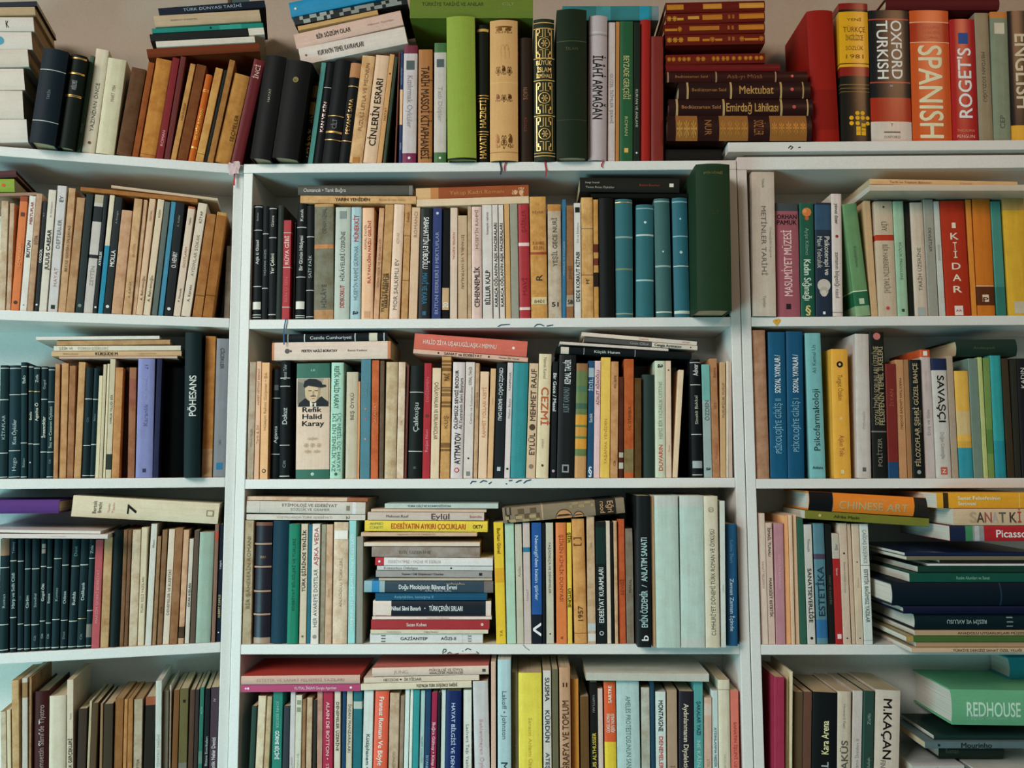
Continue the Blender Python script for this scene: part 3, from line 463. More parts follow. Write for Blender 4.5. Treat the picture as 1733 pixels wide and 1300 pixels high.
360 381 366 573|787a7e|p|grey|td.78-.93/.3#3c3e42 ÇİÇEKLER;q.08/.5#2c6c94;tu.2-.3/.15#5c6064 cem
F 100 607 300 606 4|b8a090|m|pale pink|
F 87 603 307 602 9|bc9c74|p|tan|tu*.33-.5/.6#3c342c KÜRSÜDE M;tu.04-.25/.3#80684c Bülent Ecevit;tu.58-.88/.3#9c7c58 Yaşam ve Kavga
F 91 592 306 591 9|cac2ae|p|white|tu.04-.14/.5#8c8474 ŞİİR VI;tu.18-.42/.5#b0a48c TOPLU ŞİİRLERİ
F 96 581 288 579 9|ac8960|P|tan|
F 61 571 270 569 6|cecabe|m|white|

@M2
417 429 421 613|a49480|P|grey tan|tu.1-.6/.3#84745c HİKÂYELER
429 438 431 612|cca484|p|pale pink|tu.25-.5/.5#a05c44 Tarih & Dil;tu.6-.96/.4#8c5c48 AHMET MİTHAT EFENDİ
439 453 441 614|d4a474|p|peach|tu.38-.95/.35#9c7048 Hüseyin Rahmi Gürpınar • Şık;o.07/.5#33302c;o.07/.3#d4a474
456 472 461 625|141b1d|h12|black|w.73;w.22;tu.3-.5/.4#b0b4ac Aganta;q.83/.5#444c4c
472 489 474 611|141a1c|h|black|w.78;w.28;w.02;w.85;tu*.46-.6/.5#b0b4b0 Dokuz;tu.84-.97/.35#98a09c Kemal Tahir;tu.05-.2/.3#788 Cilt
500 557 502 615|ccb49f|p|cream|b.87-1#2e6050;b0-.08#2e6050;th*.575-.62/.58@-.05#1c1814 Refik;th*.515-.56/.58@-.05#1c1814 Halid;th*.455-.5/.66@.02#1c1814 Karay;th.33-.36/.35#b09878 ❋;th.27-.31/.55#b09878 ❋❋❋;th.22-.25/.5#b09878 ❋❋;o.04/.1#a8c0b0;th.93-.95/.12#a8c0b0 10;PP|with small portrait of a man in a flat cap
557 579 559 614|9cc0ac|p|mint|td*.6-.97/.4@-.1#3c6854 REFİK HALİD KARAY;td.06-.56/.3@.4#44705c ÜÇ NESİL ÜÇ HAYAT;td.06-.56/.3@-.4#44705c İKİ BİN SENELİK YAZ;o.04/.25#2c5c44
584 604 586 630|b4a890|p|pale olive|tu.55-.8/.3#54503c BEŞ ÖYKÜ
604 608 605 646|c48c5c|m|orange tan|
608 626 610 607|467480|p|teal|o.58/.2#c06c60;o.5/.2#a05c60;o.33/.2#b87c78;tu.6-.9/.3#5c8c94 SANAT
627 640 629 610|b86038|P|orange|tu.4-.7/.4#d08860 SAFAHAT
641 649 643 611|605040|P|mottled brown|
649 670 653 613|bca888|P|worn cream|
670 683 674 613|d0bca4|P|cream|tu.4-.55/.3#b09c88 Cilt
684 688 689 618|603028|m|dark red|
689 713 694 619|1c2320|h|black|w.76;w.235;tu*.4-.68/.35#a8b0ac Çalıkuşu;tu.05-.14/.2#677 II
714 727 718 615|a0262f|p|red|tu.2-.45/.4#c88088 Reşat Nuri;tu.66-.88/.4#c06468 DEĞİRMEN;o.54/.5#5c3020
728 743 732 623|d4bc9c|p|cream|td*.35-.87/.45#84745c ÇAĞLAYANLAR VE KIRLANGIÇLAR
744 761 746 602|c0945c|P|tan|b.88-.97#7c5c38;b.91-.92#c0945c;b.94-.95#c0945c;b.67-.75#7c5c38;b.7-.71#c0945c;b.73-.735#c0945c;b.58-.63#7c5c38;b.6-.61#c0945c;b.22-.29#7c5c38;b.24-.25#c0945c;tu*.8-.86/.6#604424 MAVİ;tu.37-.55/.4#805c38 KUŞ|with barred pattern
762 783 767 613|c8bcb8|p|white|tu*.12-.39/.5#1c1a1a AYTMATOV;tu*.42-.93/.28@-.35#302c2c ÖLÜMSÜZ SEVGİ BOZKIR;tu.42-.86/.28@.4#302c2c Al Yazmalım Selvi Boylum;o.07/.4#a83c44;o.07/.25#c8bcb8
783 800 787 613|ccc0b8|p|white|tu.45-.8/.25@.3#8c8480 Cemile ve Sultanmurat;tu.8-.96/.35#6c6460 KEMAL TAHİR;o.17/.2#222;q.04/.4#777
800 808 804 615|b89878|P|tan|tu.45-.9/.4#84603c HALİDE EDİB
809 824 813 629|d8b898|p|pale tan|tu*.38-.85/.4#c8906c RAHMET YOLLARI KESTİ
824 834 830 624|cca478|p|tan|tu.5-.9/.25#ac8458 KADIN
835 852 840 615|181f23|p|black|td*.5-.96/.4#c4c8c8 CENGİZ DAĞCI • BADEM DALI;q.08/.35#b0b8b8
853 863 859 614|ccc0bc|p|white|tu.5-.7/.4#807874 Mahur Beste;tu.75-.92/.4#5c5854 TANPINAR;o.08/.4#222
863 889 869 614|2e8084|p|teal|tu.2-.45/.2#3c9894 SON KUŞLAR
890 906 896 615|c8ac8c|p|pale tan|tu*.2-.95/.6#4c3c2c EYLÜL ● MEHMET RAUF;o.1/.5#84705c
906 928 912 599|d0c09c|p|cream|td*.4-.75/.6@.1#b05430 CEZMİ;td.8-.97/.25#80745c Namık Kemal;td.2-.35/.2#9c907c yaban;o.1/.2#403c30
931 941 935 612|141a1c|p|black|td*.55-.92/.6#ccd0d0 Bir Gece / Masal;o.06/.5#b08ca8
942 971 947 598|171c1c|p|black|tu*.76-.96/.38#c8ccc8 KEMAL TAHİR;tu.53-.73/.38@-.1#6c7c80 KURT KANUNU;q.075/.4#888c8c;q.075/.25#171c1c
972 992 972 615|5e7044|p|olive and gold|b0-.19#b88a58;b.25-.34#c88c34;b.36-.44#b88438;b.46-.55#c48c30;b.93-1#84603c;b.6-.65#3c5c48;b.75-.8#486c50
993 1004 993 611|1d4868|p|blue|b.86-.94#94a8b0;tu*.74-.85/.6#a0b0bc İDİL;tu*.47-.55/.5#b0bcc4 Sadık;th*.03-.1/.6#c8d4d8 §
1004 1015 1004 611|d4b4b4|p|pink|tu*.62-.92/.5#94585c ADALET AĞAOĞLU
1015 1032 1013 605|e0b454|p|yellow|tu.1-.5/.3#b08838 YAŞAMAK YENİDEN
1032 1046 1033 612|bc8c60|P|tan|tu.7-.95/.3#80583c FELSEFE;tu.05-.2/.3#604430 Cilt
1046 1055 1047 638|4e2619|P|dark red brown|s.2-.25#a89c88;s.09-.15#b8b0a0
1056 1073 1056 608|ac582c|P|rust|b.05-.24#7c6c48;tu.4-.6/.3#84401f ÜÇ İSTANBUL
1074 1086 1074 640|563e1e|P|olive brown|
1087 1108 1087 634|2c3d37|h|dark green|
1109 1127 1107 611|bcc4ac|p|pale green|tu*.06-.28/.4#c04c34 DUVARIN;tu.33-.82/.35#8c9484 HEPSİ BİR YAZARLIK ÜSTÜNE;td*.93-.98/.5#1c241c a
1127 1137 1126 611|d0b8a0|p|pale tan|tu.1-.4/.3#a88870 Deniz;o.92/.3#55443a
1138 1147 1149 626|d4bc9c|p|cream||leaning
1172 1190 1167 600|14191b|h|black|w.78;w.36;w.97;w.02;s.08-.14#98a0a0;tu*.4-.74/.3#9ca08c Sinekli Bakkal;tu*.86-.96/.5#c8ccc8 Adıvar
1192 1206 1187 617|94a4a0|p|pale teal|b.68-1#6ca49c;tu*.5-.68/.5#54706c ÖZDEN;td*.05-.1/.5#1c2c2c a
1206 1219 1201 607|a87854|P|brown tan|tu.1-.35/.4#b4644c Tüfekler;tu.8-.96/.4#744c34 Sıtma;tu.5-.7/.4#8c5c40 SES
1219 1229 1218 613|bc9a70|p|tan|tu.38-.95/.5#6c5438 YUSUFÇUK YUSUF
1229 1233 1229 611|d0c4b0|m|cream|
1233 1240 1232 612|bca494|p|pink grey|
F 460 610 661 607 31|ccb8a8|p|pale pink|b0-.02#b8744c;b.975-1#b8744c;tu*.25-.55/.15#2c2824 PERTEV NAİLİ BORATAV;tu.64-.8/.12#4c4844 Remzi Kitabevi;o.13/.28#54504c;o.16/.12#54504c|with fish emblem
F 481 576 656 573 14|131a1e|h|black|b.03-.04#b0b8b8;b.19-.2#b0b8b8;b.68-.69#b0b8b8;b.82-.9#c0bca4;b.96-.97#b0b8b8;tu*.25-.65/.4#a8b0b0 Cemile Cumhuriyeti|with pale label
F 699 598 893 613 8|cca490|p|pink|tu*.27-.6/.6#4c3c34 SANAT ve EDEBİYAT;o.22/.4#222;o.66/.4#222;tu.72-.95/.4#604c44 Hasan Âli Yücel
F 700 588 891 602 27|c46252|p|coral red|tu*.08-.73/.28#e4c4b8 HALİD ZİYA UŞAKLIGİL/AŞK-I MEMNU;o.88/.18#e4ccc0|with white title
F 942 598 1170 608 12|141a1b|h|black|b.03-.09#c4bcac;b.2-.205#889090;b.58-.585#889090;tu*.27-.48/.4#b0b8b0 Küçük Hanım|with pale label
F 947 584 1131 596 5|c4b8ac|m|pale grey|
F 988 576 1180 591 8|4c4a46|p|charcoal and cream|b.6-1#ccc0b0;tu*.4-.58/.6#8c8c88 Gün Olur;tu*.62-.86/.6#2c2824 Cengiz Aytmatov;o.94/.3#222
F 984 565 1179 581 7|d0c0b0|p|cream|tu.48-.6/.5#c07860 Cemile;tu.86-.95/.4#c49080 roman

@R2
1280 1303 1274 559|a47e64|P|tan brown|
1304 1333 1300 562|104e6e|p|deep blue|tu*.58-.84/.35#d4dcd8 SOSYAL YAYINLAR /;tu.17-.54/.38#7ca8b8 PSİKOLOJİYE GİRİŞ II
1333 1362 1330 561|0f4a6a|p|deep blue|tu*.58-.84/.35#d4dcd8 SOSYAL YAYINLAR /;tu.18-.54/.38#7ca8b8 PSİKOLOJİYE GİRİŞ I
1371 1398 1363 564|70a8a8|p|pale teal|tu.19-.61/.42#1c3438 Psikofarmakoloji;tu.72-.92/.25#3c6870 Ali Kemal Uz;th*.065-.085/.65#1c3438 Ankara
1412 1441 1406 591|d8a03e|p|golden yellow|o.88/.38#1c1810;o.88/.16#c8a878;td.6-.8/.3#8c6428 Turgut Özakın;td.17-.33/.3#9c5c38 Aşkın Yolu;q.05/.2#e4c088;o.46/.2#e0b070
1451 1475 1447 565|bcb4ac|p|pale grey|q.06/.25#555;tu.1-.7/.2#a8a09a Psikanaliz
1478 1503 1471 562|1a1d1a|p|black|o.97/.5#b86c64;tu*.36-.9/.35@-.25#8c8064 SOSYALİZMİN SORUNLARI ÜZERİNE;tu*.36-.9/.35@.4#9c906c FELSEFENİN TEMEL İLKELERİ;b.31-.32#6c6860;tu.08-.27/.3#807c70 POLİTZER
1503 1522 1496 616|702622|p|red brown|b0-.14#1d4062;tu.5-.9/.35#9c4c40 İSYAN
1522 1536 1509 609|b4845c|p|tan|td.3-.95/.3#604028 MARX'TAN LENİN'E DOĞRU
1537 1545 1525 609|98704c|p|brown|
1545 1566 1532 609|161d1b|p|black|tu*.1-.97/.4@-.1#a89878 FİLOZOFLAR ŞEHRİ GÜZEL BAHÇE;td.3-.65/.2@.6#686450 Bilim ve Sanat;o.05/.35#888c88
1566 1584 1554 592|b8aca8|p|white|b.94-1#c0542c;tu.3-.56/.3#8c8484 Düş ve Gün;td.6-.92/.3#c4a8a0 Alev Alatlı;q.97/.4#e4d8d0
1584 1611 1571 607|bcb8b0|p|white|b.9-1#1c2848;td*.44-.88/.48@.1#1c1c1c SAVAŞÇI;td.16-.38/.25#8c8884 Doğan Cüceloğlu;q.06/.45#b05844;th.045-.075/.25#ddd Z|with navy top
1612 1623 1602 603|a0907c|p|grey tan|
1624 1648 1614 628|d4a84c|p|yellow|b0-.28#2e8898;b.28-.34#c89c40;b.4-.62#c4ac78|with turquoise foot
1649 1665 1639 607|687c70|p|grey green|
1666 1673 1656 605|acb474|m|lime|
1673 1684 1664 606|6c8848|p|green|b.2-.4#54783c
1685 1704 1675 602|2e9090|p|turquoise|b0-.3#24808c
1706 1718 1694 607|3e3222|p|dark brown|
1718 1729 1709 607|2e2e26|p|dark brown|
1730 1750 1717 607|1b1d21|p|black|tu.75-.92/.4#c8c4c0 KADIN
F 1620 599 1722 598 30|1e342c|h15|dark green|tu.2-.7/.15#5c6c44 Ansiklopedi

@L3
-3 13 0 912|13292d|h|dark teal|w.74;w.24;w.02;tu.3-.6/.35#8c9c98 Roman;b.85-1#8c6c54
16 27 17 912|12272b|h|dark teal|w.8;w.3;w.03;tu*.36-.72/.5#98a8a4 Harp ve Sulh Cildi;tu.86-.98/.4#889 Tolstoy
28 39 29 913|13292d|h|dark teal|w.8;w.24;w.02;tu.35-.6/.3#4c6464 Cilt
40 50 42 913|12272b|h|dark teal|w.73;w.23;w.02;tu*.33-.55/.5#a8b4b0 Cürüm
52 65 54 913|132a2e|h|dark teal|w.73;w.23;w.02;tu.3-.6/.35#8ca09c Stendhal;tu.05-.18/.3#788 Cilt
65 75 69 913|12272b|h|dark teal|w.75;w.26;w.02;tu*.36-.68/.5#b8c0b8 Gogol Ölü;tu*.85-.98/.7#98887c ■■;tu.06-.2/.4#9aa Cilt
76 85 80 913|12282c|h|dark teal|w.74;w.24;w.02;tu*.33-.6/.5#a8b4b0 Emma;tu.05-.2/.4#9aa Cilt
86 99 92 913|132a2e|h|dark teal|w.82;w.27;w.02;tu.36-.64/.4#788c88 Kontes
101 113 105 913|12272b|h|dark teal|w.76;w.26;w.02;tu*.34-.6/.45#98a8a4 Odesa;tu.06-.2/.35#788 Dost
114 128 121 913|13292d|h|dark teal|w.75;w.25;w.02;tu*.32-.6/.4#a0aca8 Budala;tu.82-.96/.4#688 Dost
129 143 136 913|13292d|h|dark teal|w.76;g.27;w.02;tu*.4-.64/.4#a8b4b0 Delikanlı;tu.06-.16/.3#788 Cilt
144 154 150 913|142a2e|h|dark teal|w.82;w.34;w.02;tu*.84-.97/.5#98a8a4 Zola;b.1-.22#6c6860
154 168 163 914|a64c50|p|dusty red|tu.15-.8/.35#c88c8c MAKSİM GORKİ EDEBİYAT
169 184 176 905|b09068|P|tan|
185 201 192 897|142120|h|black|
201 209 208 897|78583e|P|brown|
209 216 217 897|705038|P|brown|
217 232 226 897|c0ae94|P|cream|
232 243 241 893|c8b89c|p|cream|tu.2-.65/.4#80745c TÜRK DİLİ YAZILARI
245 256 256 887|c4c0b4|p|white|tu.7-.97/.3#605c54 Eflatun
256 264 262 908|907050|P|brown|
264 274 270 897|806044|P|brown|tu.2-.4/.4#4c3828 ŞİİR
275 286 286 896|ccbca8|p|cream|tu.2-.7/.4#706458 DENEMELER VE ELEŞTİRİ
286 300 296 894|906848|P|brown|
301 311 311 897|c49c7c|P|tan|b.05-.15#4c3c2c
312 320 320 912|c4bcac|p|cream|tu*.3-.62/.5#4c463e OCAK KIŞLARI
321 330 327 898|58483c|p|dark brown|
330 356 334 901|90a494|p|pale sage|
357 364 360 888|806050|p|brown|b.86-.94#a84c3c
365 373 369 888|151d2e|p|navy|tu.55-.76/.4#c8ccd0 Caligula;tu*.2-.4/.5#b8a878 ALBERT CAMUS;o.08/.3#ccc
F -60 911 182 912 8|c8bcb4|M-30|white|tu.4-.9/.2#a09488 Mimarlık Dergisi Sayısı||large format
F -40 900 170 903 5|ccc4bc|M-28|white|
F -60 870 99 869 24|50306e|h|purple|b.03-.06#402858
F 120 874 368 887 37|ccc0a4|p|cream|tg*.365-.43/.48#1c1814 7;tg.135-.16/.6#443c34 Bertolt;tg.17-.195/.5#443c34 Brecht;tg.235-.25/.45#c07468 Oyunlar;tg.265-.28/.5#c07468 Toplu;q.94/.3#84785c;q.94/.2#ccc0a4|with large numeral seven

@M3
409 425 413 881|a49478|P|grey tan|tu.25-.9/.4#74684c BİR ŞAHESERİN ROMANI
426 456 432 884|26222c|l|black|r.82;r.63;r.43;r.24;b.97-1#6c4838;b0-.05#94806c;tu.7-.72/.4#98785c ❋❋|with raised tan bands
457 485 462 882|173645|h|dark blue|
485 504 490 887|107054|p|green|tu.2-.95/.25#0a4c3c EDEBİYAT BİLGİLERİ VE TÜRLERİ
504 518 508 887|c0b098|p|cream|tu*.43-.95/.45#2c261e TÜRK ŞİİRİNDE YENİLİK;o.06/.3#66594a
518 525 521 888|1d5c6c|p|deep teal|
525 539 528 887|d0c8bc|p|white|tu*.65-.97/.5#a85450 AŞKA VEDA;tu.14-.62/.5#605850 HER AVAREYE DOSTLAR;o.06/.5#8c8478
539 549 541 888|8e8a78|P|grey|
549 561 552 888|bc9c80|P|pale brown|tu.1-.75/.2#8c6c54 DİVAN
562 587 564 884|ccb8a0|P|cream|s.86-.93#d8d0c8;tu.2-.8/.2#a4907c ANADOLU TÜRKLERİ|with white paper label
588 601 589 881|8cc0bc|p|pale turquoise|tu.02-.97/.4#cce4e0 CUMHURİYET DÖNEMİ TÜRK EDEBİYATI
602 614 603 883|848074|p|grey|
840 857 835 884|e4b430|p|yellow|td*.74-.95/.35#6c5418 Burhan Günel;b.5-.62#d09c28;tu.05-.12/.3#7c6020 YA
858 874 854 886|a4c0a8|p|mint|
875 887 871 887|b8b09c|p|pale olive|tu.5-.7/.4#8c886c Anılar
887 900 884 885|bcaca4|p|pale mauve|b.755-.795#2c6c84;tu.2-.6/.3#a08c84 SANAT
900 918 900 885|204e8a|p|bright blue|b.0-.24#151d28;td*.35-.9/.35#a8c0d8 Necatigil'den bütün şiirler;th*.04-.2/.8#d8dcdc <|with white arrow mark
918 924 916 886|14181a|p|black|
924 938 921 885|b8b4a0|p|pale olive|td.3-.95/.3#5c5848 YAŞADIKÇA VE DENEMELER;o.08/.2#222
942 960 939 885|cc743e|p|orange|td.35-.9/.35#943c28 ŞİİRİN KİMLİK DÜNYASI;q.05/.2#843
960 969 957 885|e4b84a|p|yellow|td*.78-.97/.6#2c2414 ŞİİR;td*.25-.5/.6#2c2414 ÜSTÜNE
972 994 966 878|c49054|P|tan|td.73-.9/.5#5c3c1c [ ];tu*.18-.3/.4#5c4020 1957;b.08-.085#6c4828
995 1009 991 874|bca080|P|grey tan|s.1-.16#b0b8b8;s.02-.08#c8c4bc;tu.65-.9/.2#84705c DİL
1010 1027 1006 883|161f1d|p|black|tu*.17-.62/.5#ccd0cc EDEBİYAT KURAMLARI;o.085/.45#a8b0ac;o.085/.28#161f1d;b.65-.95#17302a
1028 1035 1026 882|ccbca8|p|cream|
1036 1040 1033 884|141614|m|black|
1041 1047 1038 882|c4a07c|P|tan|
1048 1060 1045 879|bc5832|P|orange red|tu.25-.65/.5#80341c SEVGİ
1061 1074 1058 895|807464|P|grey brown|tu.3-.7/.35#544838 MASAL
1079 1103 1077 839|161b1d|p-25|black|tu*.43-.72/.45#a8c4c4 ANLATIM SANATI;tu*.13-.37/.45#a8c4c4 EMİN ÖZDEMİR;tu.39-.41/.4#a8c4c4 /;tu*.04-.08/.5@.05#d8dcdc b|with pale teal title
1104 1110 1098 841|b48c64|p-20|tan|
1111 1152 1106 839|acc0b4|p-28|pale green|b.93-1#b8bcb4
1153 1194 1150 839|acc0b6|p-28|pale green|b0-.06#b4bcb4;b.93-1#b8bcb4
1194 1219 1190 840|c8c0a8|p-28|cream|tu.08-.78/.32@.1#5c5444 CUMHURİYET DÖNEMİ TÜRK ROMAN VE ÖYKÜSÜ;o.91/.4#8c8470;o.91/.3#c8c0a8;tu.885-.93/.3#8c8470 9
1220 1229 1218 848|c4c8c0|p-25|white|tu.2-.6/.3#98a09c SEÇKİ
1230 1249 1228 887|1d5074|p-15|blue|td*.12-.55/.35#a8c0cc Zaman Zaman İçinde;td.6-.95/.3#5c84a0 Selim İleri
F 626 1087 817 1087 17|c4c4c0|p|white|tu*.25-.53/.3#444 GAZİANTEP;tu*.61-.78/.3#444 AĞZI-II;th.1-.14/.7#555 III;th.87-.9/.7#555 333;b.82-.823#888|bottom of its stack
F 627 1069 826 1069 7|c8bca4|p|cream|tu.1-.3/.4#a09480 Dede Korkut;tu.43-.6/.4#807460 Oğuz Boyları
F 628 1062 828 1062 17|982c30|p|red|tu*.3-.47/.35#e0c8c0 Susan Kohen;o.94/.3#d8a8a0
F 630 1045 832 1045 5|d0c0b4|p|cream|tu.3-.8/.5#a89488 TÜRKÇE DİLBİLGİSİ
F 631 1039 831 1040 26|171f29|p|dark navy|b0-.155#d0c0b4;b.955-1#d0c0b4;tu*.157-.405/.3#d8dcdc Nihad Sâmi Banarlı;o.44/.08#ddd;tu*.475-.76/.34#d0d4d4 TÜRKÇENİN SIRLARI|with cream ends
F 635 1011 824 1011 13|104864|p|deep blue|tu.17-.52/.4#6ca0b4 Anlambilim, konuşma II
F 616 997 836 998 20|2e404c|p|marbled blue|b0-.06#84a8b0;b.06-.12#2c7cac;b.12-.16#8ca0a4;b.93-1#6c6460;tu*.27-.72/.4#d8dcd8 Doğu Mitolojisinin Bilinmez Evreni;tu.2-.95/.25@.6#8c9498 ~•~ •~•~ ~•~;tu.52-.9/.2@-.6#a08c84 ~~•~~~•~~
F 641 976 833 976 4|b0a490|m|cream|
F 636 972 833 973 12|908c88|p|grey|tu*.22-.58/.3#4c4848 Yazının / Dili Düşüncesi / Üzerine;q.9/.4#222
F 638 958 834 959 8|bcbcb8|p|pale grey|tu.06-.35/.6#78787c Köktürkçe Dilbilgisi;o.64/.4#333
F 635 950 834 951 14|d0ccc8|p|white|b0-.075#b02c38;o.035/.3#e8d8d8;tu.11-.56/.4#b09c98 EDEBİYATIMIZ • YAZAR VE ESERLER|with red end
F 629 934 812 935 18|8e847c|P|grey|tu.2-.6/.3#746c64 DİL ÜZERİNE
F 616 916 812 916 7|ccbca8|p|cream|
F 611 908 807 908 7|c0a084|p|pale tan|tu.1-.85/.4#9c7c64 YAŞAYAN KÜLTÜR TARİHİMİZ
F 617 900 825 902 19|e8bc3e|p|yellow|tu*.215-.82/.5#b04428 EDEBİYATIN AYKIRI ÇOCUKLARI;tu.04-.15/.25@-.4#6c8454 AHMED;tu.04-.15/.25@.3#6c8454 CÜNEYT;tu*.88-.96/.35#3c2c14 OKTV|with red title
F 622 880 819 881 14|bcaca0|p|pale pink|tu*.54-.71/.75#54403c Eylül;tu.16-.35/.35#4c4440 Mehmet Rauf;tu.88-.98/.35#9c3c44 bordo
F 628 865 823 866 5|c4a890|m|tan|
F 651 861 843 861 9|acb8b0|p|pale teal|tu*.2-.58/.4#586864 TÜRK DİLİ VE KOMPOZİSYON
F 417 880 618 881 10|c0b8ac|p|pale grey|tu.22-.75/.4#989084 YÜZYILLARDA TÜRK EDEBİYATI;th*.84-.87/.7#777064 2
F 417 868 618 871 21|bcb4a8|p|pale grey|tu.3-.76/.25@-.4#686058 ETİMOLOJİ VE EDEBİYAT;tu.37-.7/.22@.3#888078 SÖZLÜK VE GRAMER;b.11-.113#8c8478;b.89-.92#ccc;th.84-.87/.4#777064 1
F 415 846 622 849 7|c4ac94|P|cream brown|b.83-1#946044
F 852 886 1058 868 27|80705a|p-3|brown patterned|b.76-.93#2c261e;th*.8-.84/.75#b08c68 rood;th*.86-.91/.75#b08c68 Eğri;tu*.02-.07/.9#3c3830 ▚▞;o.5/1.1@.9#3c3026;o.5/1.02@.95#b48458;o.62/.7@.9#3c3026;o.62/.62@.95#b08058;b.32-.33#b89878;tu.55-.75/.3@-.6#94805c ▞▚▞▚;tu.02-.3/.3@.6#a08c64 ▚▞▚▞▚;tu.1-.3/.5#5c4c38 ▞▚▞▚|worn and tilted

@R3
1289 1301 1282 869|ccb8a8|p|cream|td.15-.9/.3#9c8c7c SANAT FELSEFESİ
1301 1313 1296 885|c4ac9c|p|pale pink|td*.72-.96/.4#483c34 İSMAİL TUNALI;td*.22-.54/.4#483c34 MARKSİST ESTETİK
1314 1330 1310 886|ac7c84|p|dusty pink|td.3-.9/.25#d0a8ac GÜZELİN KAYNAĞI
1330 1339 1322 873|d49c6c|m|peach|
1339 1346 1333 872|ccb094|m|cream|
1346 1354 1340 871|c8a888|m|pale tan|
1355 1366 1348 876|2e5848|p|dark green|
1367 1381 1359 888|bcb8b0|p|white|td*.18-.63/.5#2c2c2c SANATSEVERLİĞE;td.7-.95/.3#605c58 Timuçin;o.05/.35#222
1383 1402 1376 886|507884|p|blue grey|b.7-.745#483c4c;b.05-.2#2c6490;tu*.23-.64/.6#1c3844 ESTETİKA
1403 1414 1394 888|181d1b|p|black|td.2-.7/.3#585c58 SANAT VE ELEŞTİRİ
1415 1427 1406 903|9c2423|p|red|b.77-1#b4ac9c;tu.8-.95/.4#444 Şiir;q.07/.6#d8c0b8;td.55-.75/.3#e0c0b8 Sanat|with grey top
1427 1441 1419 886|c0ac98|p|pale tan|td.2-.9/.25#8c7c6c Sinema Estetiği Kuramı;o.75/.25#333;o.05/.2#333
1442 1449 1432 887|bca48c|m|tan|
1449 1462 1440 887|c4b098|p|cream|o.68/.2#333;tu.4-.62/.25#9c8c78 Metinler;o.05/.2#333
1463 1478 1455 887|c8ccc4|p|white|td*.18-.62/.45#606862 ESTETİK BAĞIMSIZ YAZILAR;td.67-.95/.45#787f7a ÇAĞDAŞ DÜŞÜNCE;b.65-.655#222;b.03-.034#777
F 1543 1096 1765 1096 8|bca488|M-60|cream|tu*.25-.9/.5#4c4434 TÜRKİYE DERGİSİ SANAT ÖZEL YILLIĞI
F 1550 1088 1765 1088 9|a08464|M-55|tan|
F 1534 1077 1765 1077 10|3e602c|M-58|moss green|b0-.05#a08448
F 1548 1067 1765 1067 9|a89070|M-55|tan|tu*.25-.95/.5#54442c ANADOLU UYGARLIKLARI MÜZESİ
F 1549 1057 1765 1057 29|0d2228|h-55|dark teal|td*.25-.56/.25#8ca0a0 RESİM VE AVLUSU;th.73-.77/.6#6c8080 ||||
F 1529 1027 1765 1027 13|111a34|h-60|navy|
F 1511 1013 1765 1013 40|0d1c28|h-60|blue black|b.72-.73#1c3444||very thick
F 1539 972 1765 972 16|104a3c|p-55|dark green|tu*.35-.6/.35#6c9c8c Resim Akımları ve Sanat
F 1553 956 1765 956 11|183c32|p-50|dark green|
F 1570 949 1765 949 4|d0ccc4|M-50|white|
F 1590 945 1765 945 6|3c2c22|M-50|dark brown|
F 1534 938 1765 938 7|6c6650|M-58|grey olive|
F 1531 930 1765 930 6|152240|M-58|dark navy|
F 1608 916 1765 916 27|a4242a|p-50|red|b0-.17#1a2440;b.17-.25#3c7c54;b.25-.37#888c8c;b.27-.32#a8acac;tu*.5-.83/.5#e4d4d0 Picasso|with white title
F 1614 888 1765 888 29|c4ac8c|p-50|beige|tu*.18-.26/.65#a89474 S;tu*.26-.345/.65#4c4438 A;tu*.35-.43/.65#9c4c48 N;tu*.43-.5/.65#a8a098 A;tu*.51-.59/.65#5c584c T;tu*.63-.71/.65#4c3c34 K;tu*.72-.76/.65#a83c38 İ|with letters of several colours
F 1586 858 1765 858 27|d4982a|p-45|yellow|b.06-.11#3c2c14;tu*.2-.6/.25@-.35#e8dcb8 Sanat Felsefesinin;tu*.2-.37/.25@.35#e8dcb8 Serüveni;b.78-.785#e8c888;q.9/.3#3c2c14
F 1362 878 1572 892 15|70702a|p-8|olive|o.12/.35#b8a470;tu*.22-.45/.35#3c3c18 Afrika Maskı|with cream roundel
F 1369 862 1574 874 33|d47a28|h-12|orange|b0-.2#16181a;b.195-.2#5c5850;b.87-1#2a2620;tu*.25-.82/.42@.2#ecc490 CHINESE ART;tu.42-.68/.12@-.45#e4a060 MARY TREGEAR|with black ends

@L4
1 11 0 1205|bcac94|P|cream|tu.1-.4/.4#948470 ŞİİR
12 19 11 1202|c4b494|m|cream|
19 33 18 1152|b8986c|P|tan|
37 47 37 1148|b4aca0|p|pale grey|b.87-.97#8c6c44
47 53 48 1146|907050|P|brown|
53 82 55 1171|3e1a18|h|maroon|tu*.4-.9/.35#a88c84 Şemsettin Sâmi'de Tiyatro;tu.2-.3/.3#a88c84 Cilt
82 111 83 1178|c0b49c|p|cream|
111 124 112 1151|c4b49c|p|cream|tu*.35-.6/.5#4c4438 TÜRK GERÇEKLERİ;tu.7-.8/.3#888 Kaya
130 145 133 1200|3c2c1e|p|dark brown|
145 151 149 1187|ac9c7c|m|cream|
152 163 157 1190|4e3a24|p|brown|
168 173 170 1191|886848|m|tan|
174 190 176 1192|3e3222|p|dark brown|
191 207 194 1183|885c33|P|brown|
207 214 210 1184|ac7c4c|P|tan|
214 223 216 1183|a07040|P|tan|
225 240 227 1184|a89a84|P|grey cream|tu.3-.6/.3#605848 DEFTER
241 260 245 1180|261e16|p|dark brown|b.93-1#8c4c30
261 272 262 1153|bcbeb4|p-4|white|tu.3-.7/.4#909488 TİYATRO TARİHİ
273 284 275 1170|706c5c|p|grey|
285 288 287 1160|c8c0ac|m|cream|
290 300 294 1168|704826|p|brown|
